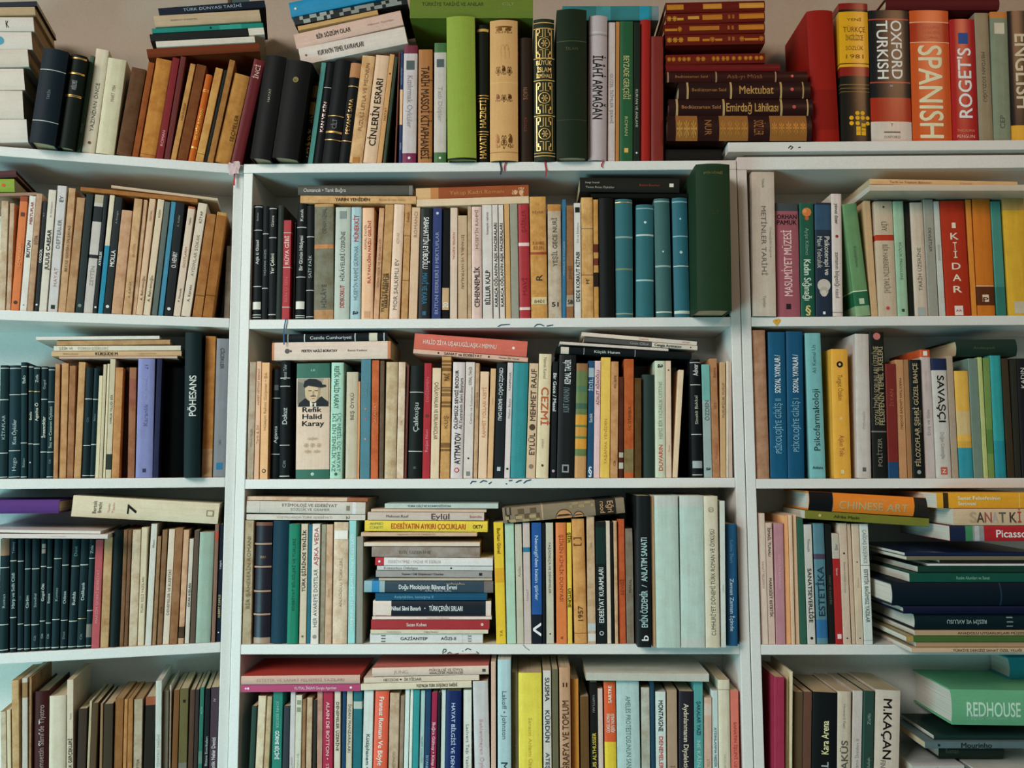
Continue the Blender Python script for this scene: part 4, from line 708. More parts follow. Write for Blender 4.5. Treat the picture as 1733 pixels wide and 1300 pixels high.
301 316 304 1166|605834|p|olive|b0-.42#706c60;q.9/.3#2c2818
317 326 320 1168|503a2c|p|brown|
326 333 328 1168|38302c|p|charcoal|
333 342 337 1164|2e685a|p|teal|tu*.72-.92/.5#7ca898 AÇIK;b.4-.5#5c7c70
343 352 346 1166|191e22|p|black|tu*.35-.65/.5#a0a8a8 Bizans Entrikaları
353 367 357 1164|463640|p|plum|tu*.3-.6/.5#d0c8c8 Karanlık Nehir Denizi;tu.88-.92/.3#aaa IV

@M4
421 430 426 1195|1d3a2c|p|dark green|
431 445 437 1178|c8b89c|P|cream|
446 455 452 1179|b4a080|P|tan|
459 476 461 1170|20705f|p|teal|td*.45-.68/.4#d0dcd4 GÖRME BİÇİMİ;td.7-.92/.3#7cb0a0 JOHN BERGER
477 488 480 1195|2d3036|p|dark slate|
488 497 489 1171|bcb4b0|p|pale mauve|td.1-.6/.4#989090 SANATIN ÖYKÜSÜ
498 509 500 1177|c0bca8|p|cream|q.94/.6#848470;q.88/.6#848470;td.2-.7/.3#a0a08c Şiir Defteri
509 516 511 1184|906c4c|P|brown|
517 527 519 1181|b8a084|P|pale brown|
527 534 528 1185|2e261a|p|dark brown|
535 545 535 1170|ac8474|P|pinkish brown|
545 563 546 1171|9c213d|p|crimson|td*.45-.92/.35#d8b0b0 ALAIN DE BOTTON •;td*.08-.42/.35#d09898 STATÜ ENDİŞESİ
565 576 566 1170|c4b8a4|p|cream|td*.5-.93/.45#5c5448 DENEMELER ÜZERİNE
577 584 578 1169|103858|p|navy|
584 595 585 1169|bcb09c|p|cream|td.45-.94/.45#5c5848 İNSAN MANZARALARI
597 612 599 1171|1d6068|p|teal|b.86-.92#a8b0a4;b0-.25#48746c
613 630 616 1169|c4c8c0|p|white|td*.2-.65/.35#505c58 Kütüphanem • A. Sanat
630 655 634 1169|d45a40|p|orange red|td*.4-.95/.35#ecd8cc Fransız Romanı Ve Böyle;td*.05-.38/.42#ecd8cc Duyulan|with bold white title
657 674 660 1173|b8a088|P|tan|td.2-.7/.25#948068 GÜNLÜK
675 682 678 1178|907c68|P|brown|
683 691 686 1166|c4d0c8|p|pale mint|
691 697 694 1167|d0d4c8|p|white|
697 708 700 1168|2e8888|p|turquoise|
709 717 712 1169|a0bcb8|p|pale blue|td.15-.9/.4#5c8484 FELSEFE SÖZLÜĞÜ
717 727 719 1164|1d3c5c|p|dark blue|td*.1-.6/.4#8ca4b8 İSTANBUL DUYU
728 738 731 1172|901f3f|p|crimson|td*.1-.92/.5#d8b8c0 Buğra Gülsoy • Kitap Kültürü
739 744 741 1172|181d26|p|black|
745 753 747 1168|c0ccc4|p|pale mint|
753 779 755 1169|102354|p|navy|td*.22-.9/.25#b0c0d8 HAYAT BİLGİSİ VE DENEMELER
784 798 784 1168|c8c8bc|p|white|td.15-.92/.4#70746c Lacivert Taşı Yazıları
803 829 800 1153|b8b6b4|p-4|grey|td.2-.8/.25#b88c94 Beklenmeyen Öyküler
830 839 829 1120|c4a490|p-8|pale tan|
842 865 841 1117|a4bec0|p-10|pale blue|td*.0-.4/.5#2c4448 Metaforlar;td.5-.8/.35#4c6468 Lakoff • Johnson|tall
866 877 865 1138|706854|p|grey brown|td.2-.8/.4#545040 HAYATIN ANLAMI
878 918 878 1139|e8c84c|p-4|yellow|td.2-.75/.16#b89c40 Sanatın Anlamı Üzerine|broad and plain
920 934 919 1135|c4beb4|p-6|mottled white|td*.78-.96/.55#2c343c SUSMA;td*.5-.74/.55#34404c KÜRDÜN;td*.3-.47/.5#3c4c58 ATEŞ;b.1-.25#b0988c
935 946 934 1133|605c44|p-4|olive|
948 967 947 1130|b48c6c|p-8|pinkish tan|tu*.1-.78/.6#4c3424 İLM-İ COĞRAFYA VE TOPLUM;th.87-.9/.4#3c2c20 II
968 981 967 1150|c48838|p|orange tan|
983 998 982 1179|604424|p|brown|
1000 1013 999 1155|1b1b17|p|black|tu*.3-.62/.5#d0b84c LOUIS ALTHUSSER;td.75-.93/.3#888 YAPITLARI;tu.05-.2/.3#999 ithaki|with yellow title
1013 1022 1012 1166|c8b4a8|p|pale pink|
1023 1043 1020 1154|cc582e|p|orange|b0-.55#e4bc38;tu*.62-.76/.3@.4#f0d0c0 AŞKIN YALINLIĞI;tu*.62-.76/.3@-.35#f0d0c0 GÖRSEL ROMAN;tu*.84-.97/.3#f0d8cc SARTRE|with yellow lower half
1045 1084 1043 1151|a8c0bc|p|pale blue|td.3-.88/.22#5c7874 AMELES PROTESTOSUNUN SANATI
1086 1101 1085 1164|acaca0|P|grey|b.3-.6#a4a89c
1102 1109 1100 1153|1d4054|p|navy|
1110 1128 1109 1171|c4d0c8|p|white|td*.68-.93/.45#1c2020 MONTAIGNE;td*.38-.64/.4#b85048 DENEMELER;td*.1-.35/.4#b85048 SEÇME
1130 1147 1129 1168|a08870|p|brown grey|tu.2-.4/.4#604c3c BİYOGRAFİ
1149 1174 1149 1170|28242c|p|dark plum|td*.35-.9/.35#c8c0ac Aydınlanmanın Diyalektiği
1175 1191 1174 1153|509490|p|teal|td*.6-.85/.4#1c4850 ŞAKALAR YAZI;td*.3-.56/.4#98c0b4 NE KÂİNAT
1192 1205 1192 1181|c4a490|p|pale pink|b.85-.95#c8b4a4;td.3-.6/.3#a08470 ŞİİR
1206 1216 1205 1169|b8c8c4|p|pale blue|td*.1-.9/.4#5c706c AYDINLANMA NEDİR KANT
1217 1237 1215 1151|ccc4ac|p|cream|b.925-.93#8c7c60;td.2-.6/.2#a89c88 HUKUK
1238 1252 1236 1169|cc7060|p|coral|td*.1-.92/.35#b04c40 SANATIN İŞLEVİ ÜZERİNE
F 408 1168 610 1166 14|a43e64|p-4|magenta|tu*.45-.8/.35#e0b8c4 KUTSAL İNSAN Giorgio Agamben;o.92/.3#e8d0d8;o.04/.25#e0c0cc;o.06/.3#e0c0cc
F 408 1153 609 1151 15|a43c34|h-8|red|b0-1#bc9c8c;tu.05-.95/.35#9c7c6c ESTETİK VE SANAT FELSEFESİ YAZILARI|with faded pink tan spine
F 611 1159 798 1154 12|ccc0a8|p-4|cream|tu*.5-.87/.45#5c5444 YÜZYILDA TÜRK DÜŞÜNCE TARİHİ
F 616 1146 811 1141 10|c8b8a4|p-4|cream|o.32/.3#222;tu*.17-.3/.5#8c8070 NIETZSCHE;tu*.35-.5/.5#706858 İKTİDAR
F 630 1134 827 1130 15|b4685c|h-6|dull red|b0-1#c8b4a4;tu.17-.32/.4#9c8c80 JUNG;tu*.49-.78/.3@-.3#8c7c70 PSİKOLOJİ VE SİMYA;tu*.49-.78/.3@.4#8c7c70 ANALİTİK PSİKOLOJİ;q.96/.35#444|with pale pink spine
F 992 1150 1200 1152 14|b4b4a8|p-8|grey|tu*.07-.2/.4#4c4c48 |Hegel|;tu.23-.3/.25#4c4c48 FELSEFE;b.33-.333#555;tu*.4-.7/.35#80807c HÖLDERLIN;b.77-.772#555;tu.8-.93/.3#6c6c68 Martin Heidegger

@R4
1311 1328 1311 1146|962e48|p-8|magenta|
1329 1334 1330 1146|c4b490|m|cream|
1336 1341 1337 1137|ccc09c|m-4|cream|
1342 1358 1344 1171|54442e|p|brown|
1358 1373 1360 1171|604034|p|reddish brown|
1374 1416 1375 1171|12181a|p|black|tu*.5-.77/.3#e0d4a0 Kara Arena;tu*.12-.44/.3#a0a8ac BERNAL|with yellow and grey title
1417 1440 1418 1170|bcb09c|p|cream|tu*.1-.62/.5#54504a SPARTAKÜS;td.68-.92/.2#8c8474 Howard Fast
1441 1458 1444 1169|bcb4ac|p|pale grey|tu.2-.7/.3#8c847c Kadınların İktidarı II
1459 1477 1460 1169|2a463d|p|dark green|tu*.2-.6/.3#788c80 Mutluluk;tu.65-.9/.3#8c9c90 Zülfü
1479 1522 1482 1167|c4b8a8|p|cream|td*.45-.93/.35#1c1814 M.KAÇAN;td.0-.44/.22@-.3#605848 FINDIK SEKİZ ROMANI|with slanted black title
F 1540 1377 1800 1377 30|4c5c58|M|dark grey||at the foot of its stack
F 1545 1345 1800 1345 23|7c8c90|M|grey blue|
F 1548 1321 1800 1321 21|3c6c84|M|blue|
F 1545 1300 1632 1299 14|acb0ac|p|pale grey|o.35/.25#222;tu*.42-.75/.4#54584f DİL AYNASI
F 1640 1300 1790 1300 3|b4c0bc|m-3|pale blue|
F 1646 1296 1785 1296 3|a8b4b4|m-6|pale grey|
F 1652 1292 1795 1292 3|6c98a4|m-4|sky blue|
F 1648 1288 1790 1288 3|bcc4bc|m-5|white|
F 1590 1283 1700 1283 31|2a342c|h30|dark green|tu.1-.3/.3#54604c Roman
F 1565 1250 1800 1250 12|54686c|p-4|slate|tu*.26-.48/.75#182428 Mourinho;o.1/.4#1c2c30;tu.36-.46/.1@.9#9aa Bir Portre
F 1580 1237 1800 1237 8|18322e|p|dark green|
F 1613 1228 1800 1231 62|60a078|h-10|green|tu*.13-.62/.42@.05#b8dcc4 REDHOUSE;tu.17-.5/.1@.55#8cb89c İngilizce Türkçe Sözlük|with thick rounded spine
F 1711 1152 1800 1152 38|2c8c98|h60|turquoise|
'''

def V0(row):
    b, k = row[0], int(row[1])
    if row == 'R0': return RZT
    return EDGE[b][k] + TH
YB = {1: 539, 2: 808, 3: 1089, 0: 275, 4: 1300}
NAMES = {'p': 'paperback', 'P': 'worn_paperback', 'h': 'hardcover_book', 'l': 'leather_bound_book', 'd': 'dictionary', 'm': 'booklet', 'M': 'magazine'}
NOUN = {'p': 'paperback', 'P': 'paperback', 'h': 'hardback', 'l': 'leather-bound book', 'd': 'dictionary', 'm': 'booklet', 'M': 'large-format book'}
books = []; row = None
for ln in DATA.strip().split('\n'):
    ln = ln.strip()
    if not ln: continue
    if ln[0] == '@': row = ln[1:3]; continue
    f = (ln.split('|') + ['']*7)
    # a bar inside a decoration text is joined back
    if len(ln.split('|')) > 6: 
        parts = ln.split('|'); f = parts[:4] + ['|'.join(parts[4:-1]), parts[-1]] if len(parts) > 7 else parts[:4]+[parts[4], parts[5] or parts[6]]
    g = f[0].split(); flat = g[0] == 'F'
    n = [float(x) for x in (g[1:] if flat else g)]
    kd = f[2].strip(); kind = kd[0]
    rec = float(kd[1:])/1000 if len(kd) > 1 else .0015 + random.random()*.004
    B = dict(row=row, flat=flat, n=n, hex=f[1].strip(), kind=kind, rec=rec, colour=f[3].strip(), deco=f[4], extra=f[5].strip(), idx=len(books))
    books.append(B)

def minw(B): return B['u1'] - B['u0']
rows = []
for B in books:
    if B['row'] not in rows: rows.append(B['row'])
for rw in rows:
    bay = BAYS[rw[0]]; k = int(rw[1]); v0 = V0(rw)
    ups = [B for B in books if B['row'] == rw and not B['flat']]
    prev = []
    ceil = (EDGE[rw[0]][k-1] if k else 9.0) - .0012
    for B in ups:
        xl, xr, xt, yt = B['n']; w = B['rec']
        if k == 4:
            a = bay.at(xl, 1300, w); t = bay.at(xt, yt, w); r = bay.at(xr, 1300, w)
            s = (a[0]-t[0])/(a[1]-t[1]); u0 = t[0] + s*(v0-t[1]); u1 = u0 + (r[0]-a[0])
        else:
            u0 = bay.u_at(xl, v0, w); u1 = bay.u_at(xr, v0, w); t = bay.at(xt, yt, w)
        lean = math.atan2(t[0]-u0, t[1]-v0)
        if abs(lean) < .008: lean = 0.0
        top = min(t[1], ceil-.0005) if not (w < -.02) else min(t[1], 9 if k == 0 else ceil)
        h = (top-v0)/math.cos(lean)
        # keep clear of the neighbours standing before it
        for q in prev[-3:]:
            if abs(q['rec']-w) > .1: continue
            hh = min(h, q['h'])
            d0 = q['u1'] - u0
            d1 = (q['u1']+math.tan(q['lean'])*hh) - (u0+math.tan(lean)*hh)
            d = max(d0, d1) + .0004
            if d > 0:
                # lean with the neighbour when only the tops clash
                if d1 > d0 + .0006 and d1-d0 < .02:
                    lean = math.atan(math.tan(lean) + (d1-max(d0, -.0002))/hh); d = max(d0, -.0002)+.0004
                u0 += max(0, d)
        if u1-u0 < .0028: u1 = u0+.0028
        if k > 0:
            lim = SPAN[rw[0]][1]-.0006
            over = max(u1, u1+math.tan(lean)*h) - lim
            if rw[0] != 'R' and over > 0:
                if lean > 0 and u1 < lim: lean = math.atan((lim-u1)/h)
                else: u1 -= over
            lo = SPAN[rw[0]][0]+.0006
            under = lo - min(u0, u0+math.tan(lean)*h)
            if rw[0] != 'L' and under > 0:
                if lean < 0 and u0 > lo: lean = -math.atan((u0-lo)/h)
                else: u0 += under
        B.update(u0=u0, u1=u1, lean=lean, h=h, v0=v0)
        prev.append(B)
    # flat ones, from the bottom up
    done = []
    for B in [q for q in books if q['row'] == rw and q['flat']]:
        xl, yl, xr, yr, th = B['n']; w = B['rec']
        a = bay.at(xl, yl, w); c = bay.at(xr, yr, w); tl = bay.at(xl, yl-th, w)
        T = (tl[1]-a[1])*.97
        sl = (c[1]-a[1])/(c[0]-a[0]); u0, u1 = a[0], c[0]; vb = a[1]
        lim = SPAN[rw[0]]
        if k > 0 and rw[0] != 'L' and u0 < lim[0]+.001: u0 = lim[0]+.001
        if k > 0 and rw[0] != 'R' and u1 > lim[1]-.001: u1 = lim[1]-.001
        if k > 0 and rw[0] == 'R': u1 = min(u1, lim[1]-.001)
        bot = lambda u: vb + sl*(u-a[0])
        gaps = []
        for q in ups:
            if q['rec'] > .03: continue
            if k == 0 and w < -.05: pass
            tq = q['v0'] + q['h']*math.cos(q['lean'])
            ql = q['u0']+math.tan(q['lean'])*q['h']; qr = q['u1']+math.tan(q['lean'])*q['h']
            if qr < u0 or ql > u1: continue
            gaps.append((min(bot(max(ql, u0)), bot(min(qr, u1)))-tq, q))
        for q in ups:      # an upright beside the flat book (not under it) that it would cut: shorten the flat
            pass
        fg = []
        for q in done:
            lo, hi = max(u0, q['u0']), min(u1, q['u1'])
            if hi-lo < .004: continue
            if q['lid'](lo) > bot(lo)+.08: continue
            fg.append(min(bot(lo)-q['lid'](lo), bot(hi)-q['lid'](hi)))
        fg.append(min(bot(u0), bot(u1))-v0)
        if rw == 'M0' and u1 > PLANK_U: fg.append(min(bot(u0), bot(u1))-RZT)
        # a book standing taller than the flat one's own top is beside it, not under it
        real = []
        for gp, q in gaps:
            if gp < -.03:
                ql = q['u0']+min(0, math.tan(q['lean'])*q['h']); qr = q['u1']+max(0, math.tan(q['lean'])*q['h'])
                if (ql+qr)/2 < (u0+u1)/2: u0 = max(u0, qr+.0006)
                else: u1 = min(u1, ql-.0006)
            else: real.append((gp, q))
        m = min(fg)
        if m < .0004: vb += .0004-m; real = [(gp+.0004-m, q) for gp, q in real]; m = .0004
        for gp, q in real:
            if gp < .0004: q['h'] -= (.0004-gp)
        m2 = min([m]+[max(gp, .0004) for gp, q in real])
        if .0004 < m2 < .016: vb -= m2-.0004
        vbb = vb; slb = sl; aa = a[0]; ct = math.sqrt(1+sl*sl)
        if k > 0 and w > -.02:
            over = max(vbb+slb*(u0-aa), vbb+slb*(u1-aa)) + T*ct - ceil
            if over > 0: T = max(.003, T-over)
        elif k > 0:
            over = max(vbb+slb*(u0-aa), vbb+slb*(u1-aa)) + T*ct - ceil
            if over > 0: T = max(.003, T-over)
        B.update(u0=u0, u1=u1, vb=vbb+slb*(u0-aa), sl=sl, T=T, v0=v0)
        B['lid'] = (lambda vbb, slb, aa, T, ct: (lambda u: vbb+slb*(u-aa)+T*ct))(vbb, slb, aa, T, ct)
        done.append(B)

# ------------------------------------------------------------------ lettering: all strings first, in one go
TOK = re.compile(r'^t([udhg])(\*?)([\d.]+)-([\d.]+)/([\d.]+)(?:@(-?[\d.]+))?#([0-9a-f]{3,6})(?: (.*))?$')
texts = {}
for B in books:
    B['tok'] = []
    for t in B['deco'].split(';'):
        t = t.strip()
        if not t: continue
        m = TOK.match(t)
        if m:
            s = (m.group(8) or '').strip()
            if not s: continue
            B['tok'].append(('t', m.group(1), float(m.group(3)), float(m.group(4)), float(m.group(5)), float(m.group(6) or 0), m.group(7), (s, bool(m.group(2)))))
            texts[(s, bool(m.group(2)))] = None
            continue
        m = re.match(r'^b([\d.]+)-([\d.]+)#([0-9a-f]{3,6})$', t)
        if m: B['tok'].append(('b', float(m.group(1)), float(m.group(2)), m.group(3))); continue
        m = re.match(r'^b([\d.]+)-([\d.]+)#([0-9a-f]{3,6})$', t.replace('b0-', 'b0.0-'))
        if m: B['tok'].append(('b', float(m.group(1)), float(m.group(2)), m.group(3))); continue
        m = re.match(r'^([gwr])([\d.]+)$', t)
        if m: B['tok'].append((m.group(1), float(m.group(2)))); continue
        m = re.match(r'^([oq])([\d.]+)/([\d.]+)(?:@(-?[\d.]+))?#([0-9a-f]{3,6})$', t)
        if m: B['tok'].append((m.group(1), float(m.group(2)), float(m.group(3)), m.group(5), float(m.group(4) or 0))); continue
        m = re.match(r'^s([\d.]+)-([\d.]+)#([0-9a-f]{3,6})$', t)
        if m: B['tok'].append(('s', float(m.group(1)), float(m.group(2)), m.group(3))); continue
        m = re.match(r'^kk#([0-9a-f]{6}) ([\d.]+) (-?[\d.]+)$', t)
        if m: B['tok'].append(('k', m.group(1), float(m.group(2)), float(m.group(3)))); continue
        m = re.match(r'^z([\d.]+)-([\d.]+)#([0-9a-f]{6})$', t)
        if m: B['tok'].append(('z', float(m.group(1)), float(m.group(2)), m.group(3))); continue
        if t == 'PP': B['tok'].append(('P',)); continue
        if t in ('w', 'g'): continue
        print('BAD TOKEN', B['row'], B['n'], repr(t))
tmp = []
for key in texts:
    cu = bpy.data.curves.new('lettering', 'FONT'); cu.body = key[0]; cu.resolution_u = 4 if key[1] else 2; cu.fill_mode = 'FRONT'
    o = bpy.data.objects.new('lettering', cu); COL.objects.link(o); tmp.append((key, o))
dg = bpy.context.evaluated_depsgraph_get(); dg.update()
for key, o in tmp:
    me = o.evaluated_get(dg).to_mesh()
    V = [(v.co.x, v.co.y) for v in me.vertices]; F = [tuple(p.vertices) for p in me.polygons]
    o.evaluated_get(dg).to_mesh_clear()
    if V and F and key[1]:      # heavier strokes: the same letters laid over themselves a hair apart
        n0 = len(V); V0_, F0_ = list(V), list(F); V, F = [], []
        for k_, (dx, dy) in enumerate(((-.016, 0), (.016, 0), (0, .012), (0, -.012))):
            V += [(x+dx, y+dy, k_) for x, y in V0_]; F += [tuple(i+n0*k_ for i in f) for f in F0_]
    if V and F:
        x0 = min(v[0] for v in V); x1 = max(v[0] for v in V)
        texts[key] = (V, F, x0, max(x1-x0, 1e-4), min(v[1] for v in V), max(v[1] for v in V))
for key, o in tmp:
    cu = o.data; bpy.data.objects.remove(o); bpy.data.curves.remove(cu)

# ------------------------------------------------------------------ one book
class Profile:
    def __init__(s, kind, T):
        s.T = T; s.kind = kind
        s.b = {'p': .0002, 'P': .0003, 'm': .0002, 'M': .0003, 'h': min(.16*T, .0050), 'l': min(.14*T, .0045), 'd': min(.05*T, .0022)}[kind]
        s.c = min({'p': .0006, 'P': .0006, 'm': .0004, 'M': .0006, 'h': .0022, 'l': .0022, 'd': .0009}[kind], T*.2)
        s.hard = kind in 'hl'
    def y(s, t):
        q = min(1.0, abs(2*t/s.T)); r = 0
        if not s.hard and q > .9: r = .0007*((q-.9)/.1)**2
        return s.b*q*q + r
    def path(s, D):
        T = s.T; n = 10 if s.b > .0008 else 5
        sp_ = [-T/2 + T*i/n for i in range(n+1)]
        if n == 5: sp_ = [-T/2, -T*.45, -T*.15, T*.15, T*.45, T/2]
        P = [(t, s.y(t), True) for t in sp_]
        ye = s.y(T/2)
        if s.hard: side = [(.0006, ye+.0035), (0, ye+.0075), (0, D)]
        else: side = [(0, min(.02, D*.3)), (0, D)]
        L = [(-T/2+a, y, False) for a, y in reversed(side)]; R = [(T/2-a, y, False) for a, y in side]
        return L + P + R

def cover_mesh(B, L, T, D):
    pr = Profile(B['kind'], T); path = pr.path(D); n = len(path)
    fin = {'p': 'p', 'P': 'P', 'h': 'h', 'l': 'l', 'd': 's', 'm': 'p', 'M': 's'}[B['kind']]
    mats = [mat(B['hex'], fin)]; bands = []
    def slot(h, f):
        m = mat(h, f)
        if m not in mats: mats.append(m)
        return mats.index(m)
    gf = 'g' if B['kind'] in 'hl' else 't'
    for t in B['tok']:
        if t[0] == 'b': bands.append((t[1], t[2], slot(t[3], fin)))
        elif t[0] == 'g': bands.append((t[1], t[1]+.006, slot('c8a058', 'g')))
        elif t[0] == 'w': bands.append((t[1], t[1]+.007, slot('b4b8b0', 't')))
    ribs = [t[1] for t in B['tok'] if t[0] == 'r']
    br = {0.0, 1.0}
    for a, b, _ in bands: br |= {max(0, a), min(1, b)}
    for r in ribs:
        br |= {r-.012, r-.007, r+.007, r+.012}; bands.append((r-.008, r+.008, slot('a0846c', 'l')))
    br = sorted(br); full = []
    for a, b in zip(br, br[1:]):
        if b-a < 1e-5: continue
        k = max(1, int((b-a)/.2)) if B['kind'] in 'pPm' else 1
        full += [a+(b-a)*i/k for i in range(k)]
    full.append(1.0)
    rnd = random.Random(B['idx'])
    amp = {'P': .00035, 'p': .00012, 'm': .0001}.get(B['kind'], 0)
    bm = bmesh.new(); rings = []
    for l in full:
        yo = -.0016 if any(abs(l-r) < .009 for r in ribs) else 0
        jy = rnd.uniform(0, amp); jt = rnd.uniform(-amp, 0)
        O = [bm.verts.new((t*(1+2*jt/T), y+(jy+yo if s_ else 0), l*L)) for t, y, s_ in path]
        I = []
        for t, y, s_ in path:
            ti = max(-T/2+pr.c, min(T/2-pr.c, t)); I.append(bm.verts.new((ti, y+pr.c if s_ else max(y, pr.y(T/2)+pr.c), l*L)))
        rings.append((O, I))
    def bandmat(l):
        r = 0
        for a, b, s in bands:
            if a-1e-6 <= l <= b+1e-6: r = s
        return r
    wrap = B['kind'] in 'pPmMd'
    for k in range(len(full)-1):
        O, I = rings[k]; O2, I2 = rings[k+1]; mi = bandmat((full[k]+full[k+1])/2)
        for i in range(n-1):
            f = bm.faces.new((O[i], O[i+1], O2[i+1], O2[i])); sp_ = path[i][2] and path[i+1][2]
            f.material_index = mi if (sp_ or (wrap and mi)) else 0; f.smooth = True
            bm.faces.new((I[i+1], I[i], I2[i], I2[i+1]))
        bm.faces.new((I[0], O[0], O2[0], I2[0])); bm.faces.new((O[-1], I[-1], I2[-1], O2[-1]))
    for O, I, fl_ in ((rings[0][0], rings[0][1], True), (rings[-1][0], rings[-1][1], False)):
        for i in range(n-1):
            q = (O[i], I[i], I[i+1], O[i+1]); bm.faces.new(q if fl_ else q[::-1])
    def lay(V, F, mi, off):
        # print flat outlines onto the spine, cutting them finely enough to follow a rounded one
        tb = bmesh.new(); vv = [tb.verts.new((max(-T*.49, min(T*.49, p[0])), (p[2] if len(p) > 2 else 0)*.00004, p[1])) for p in V]
        for f in F:
            try: tb.faces.new([vv[i] for i in f])
            except ValueError: pass
        if pr.b > .0006:
            for k in range(-5, 6):
                tb_g = tb.verts[:]+tb.edges[:]+tb.faces[:]
                bmesh.ops.bisect_plane(tb, geom=tb_g, plane_co=(k*T*.085, 0, 0), plane_no=(1, 0, 0))
        tb.verts.index_update()
        nv = [bm.verts.new((v.co.x, pr.y(v.co.x)-off-amp-v.co.y, v.co.z)) for v in tb.verts]
        for f in tb.faces:
            try: ff = bm.faces.new([nv[v.index] for v in f.verts])
            except ValueError: continue
            ff.material_index = mi; ff.normal_update()
            if ff.normal.y > 0: ff.normal_flip()
        tb.free()
    def put(poly, mi, off=.00022): lay(poly, [tuple(range(len(poly)))], mi, off)
    for tk in B['tok']:
        if tk[0] == 't':
            _, d, l0, l1, size, off, hx, key = tk
            tx = texts.get(key)
            if not tx: continue
            V, F, x0, wd, ymin, ymax = tx
            mi = slot(hx, gf if gf == 'g' and hexlin(hx)[0] > 1.6*hexlin(hx)[2] else 't')
            cap0, cap = 0.0, .73
            if ymax < .5 or ymin > .15 or ymax > 1.1: cap0, cap = ymin, max(ymax-ymin, .05)
            if d in 'ud':      # letters keep a natural width: short words do not fill their whole stretch
                nat = wd/.73*size*T*1.25
                if (l1-l0)*L > nat:
                    mid = (l0+l1)/2; l0, l1 = mid-nat/L/2, mid+nat/L/2
            out = []
            for P_ in V:
                x, y = P_[0], P_[1]; xx = (x-x0)/wd; yy = (y-cap0)/cap
                if d == 'u': l = (l0+(l1-l0)*xx)*L; t = -(yy-.5)*size*T + off*T/2
                elif d == 'd': l = (l1-(l1-l0)*xx)*L; t = (yy-.5)*size*T + off*T/2
                elif d == 'h': l = (l0+(l1-l0)*yy)*L; t = (xx-.5)*size*T + off*T/2
                else: l = (l1-(l1-l0)*yy)*L; t = -(xx-.5)*size*T + off*T/2
                t = max(-T*.492, min(T*.492, t))
                out.append((t, l, P_[2] if len(P_) > 2 else 0))
            lay(out, F, mi, .00030)
        elif tk[0] == 'z':      # gilt key-pattern panel with a rosette ring
            _, a_, b_, hx = tk; mi = slot(hx, gf); hh = b_-a_; c_ = (a_+b_)/2; tw = .0016/T*2
            R_ = []
            for sx in (-1, 1):
                R_ += [(.74, a_, b_, sx), (.12, a_, a_+.27*hh, sx), (.12, b_-.27*hh, b_, sx)]
                for l_, t0, t1 in ((a_, .42, .74), (b_, .42, .74), (a_+.27*hh, .12, .46), (b_-.27*hh, .12, .46), (a_+.12*hh, .42, .58), (b_-.12*hh, .42, .58)):
                    put([(sx*t0*T/2, l_*L-.0004), (sx*t1*T/2, l_*L-.0004), (sx*t1*T/2, l_*L+.0004), (sx*t0*T/2, l_*L+.0004)], mi, .00024)
                R_ += [(.42, a_, a_+.12*hh, sx), (.42, b_-.12*hh, b_, sx), (.58, a_+.12*hh, a_+.22*hh, sx), (.58, b_-.22*hh, b_-.12*hh, sx)]
            for t_, l0_, l1_, sx in R_:
                put([(sx*t_*T/2-tw*T/4, l0_*L), (sx*t_*T/2+tw*T/4, l0_*L), (sx*t_*T/2+tw*T/4, l1_*L), (sx*t_*T/2-tw*T/4, l1_*L)], mi, .00024)
            for k_ in range(20):
                e0, e1 = k_*math.pi/10, (k_+1)*math.pi/10; r0, r1 = T*.25, T*.285
                put([(r0*math.cos(e0), c_*L+r0*math.sin(e0)), (r1*math.cos(e0), c_*L+r1*math.sin(e0)), (r1*math.cos(e1), c_*L+r1*math.sin(e1)), (r0*math.cos(e1), c_*L+r0*math.sin(e1))], mi, .00024)
        elif tk[0] in 'oq':
            _, l, s_, hx, of_ = tk; mi = slot(hx, 't'); r = s_*T/2
            if tk[0] == 'o': put([(of_*T/2+r*math.cos(a*math.pi/9), l*L+r*math.sin(a*math.pi/9)) for a in range(18)], mi, .00022 + .00001*(len(bm.verts) % 40000)/4000)
            else: put([(of_*T/2+x_, l*L+z_) for x_, z_ in ((-r, -r*1.15), (r, -r*1.15), (r, r*1.15), (-r, r*1.15))], mi, .00023)
    me = bpy.data.meshes.new(NAMES[B['kind']]+'_cover'); bm.to_mesh(me); bm.free()
    for m in mats: me.materials.append(m)
    me.set_sharp_from_angle(angle=.7)
    return me, pr
def box_mesh(name, x0, x1, y0, y1, z0, z1, m):
    me = bpy.data.meshes.new(name)
    me.from_pydata([(x, y, z) for z in (z0, z1) for y in (y0, y1) for x in (x0, x1)], [], [(0, 2, 3, 1), (4, 5, 7, 6), (0, 1, 5, 4), (2, 6, 7, 3), (0, 4, 6, 2), (1, 3, 7, 5)])
    me.materials.append(m); return me

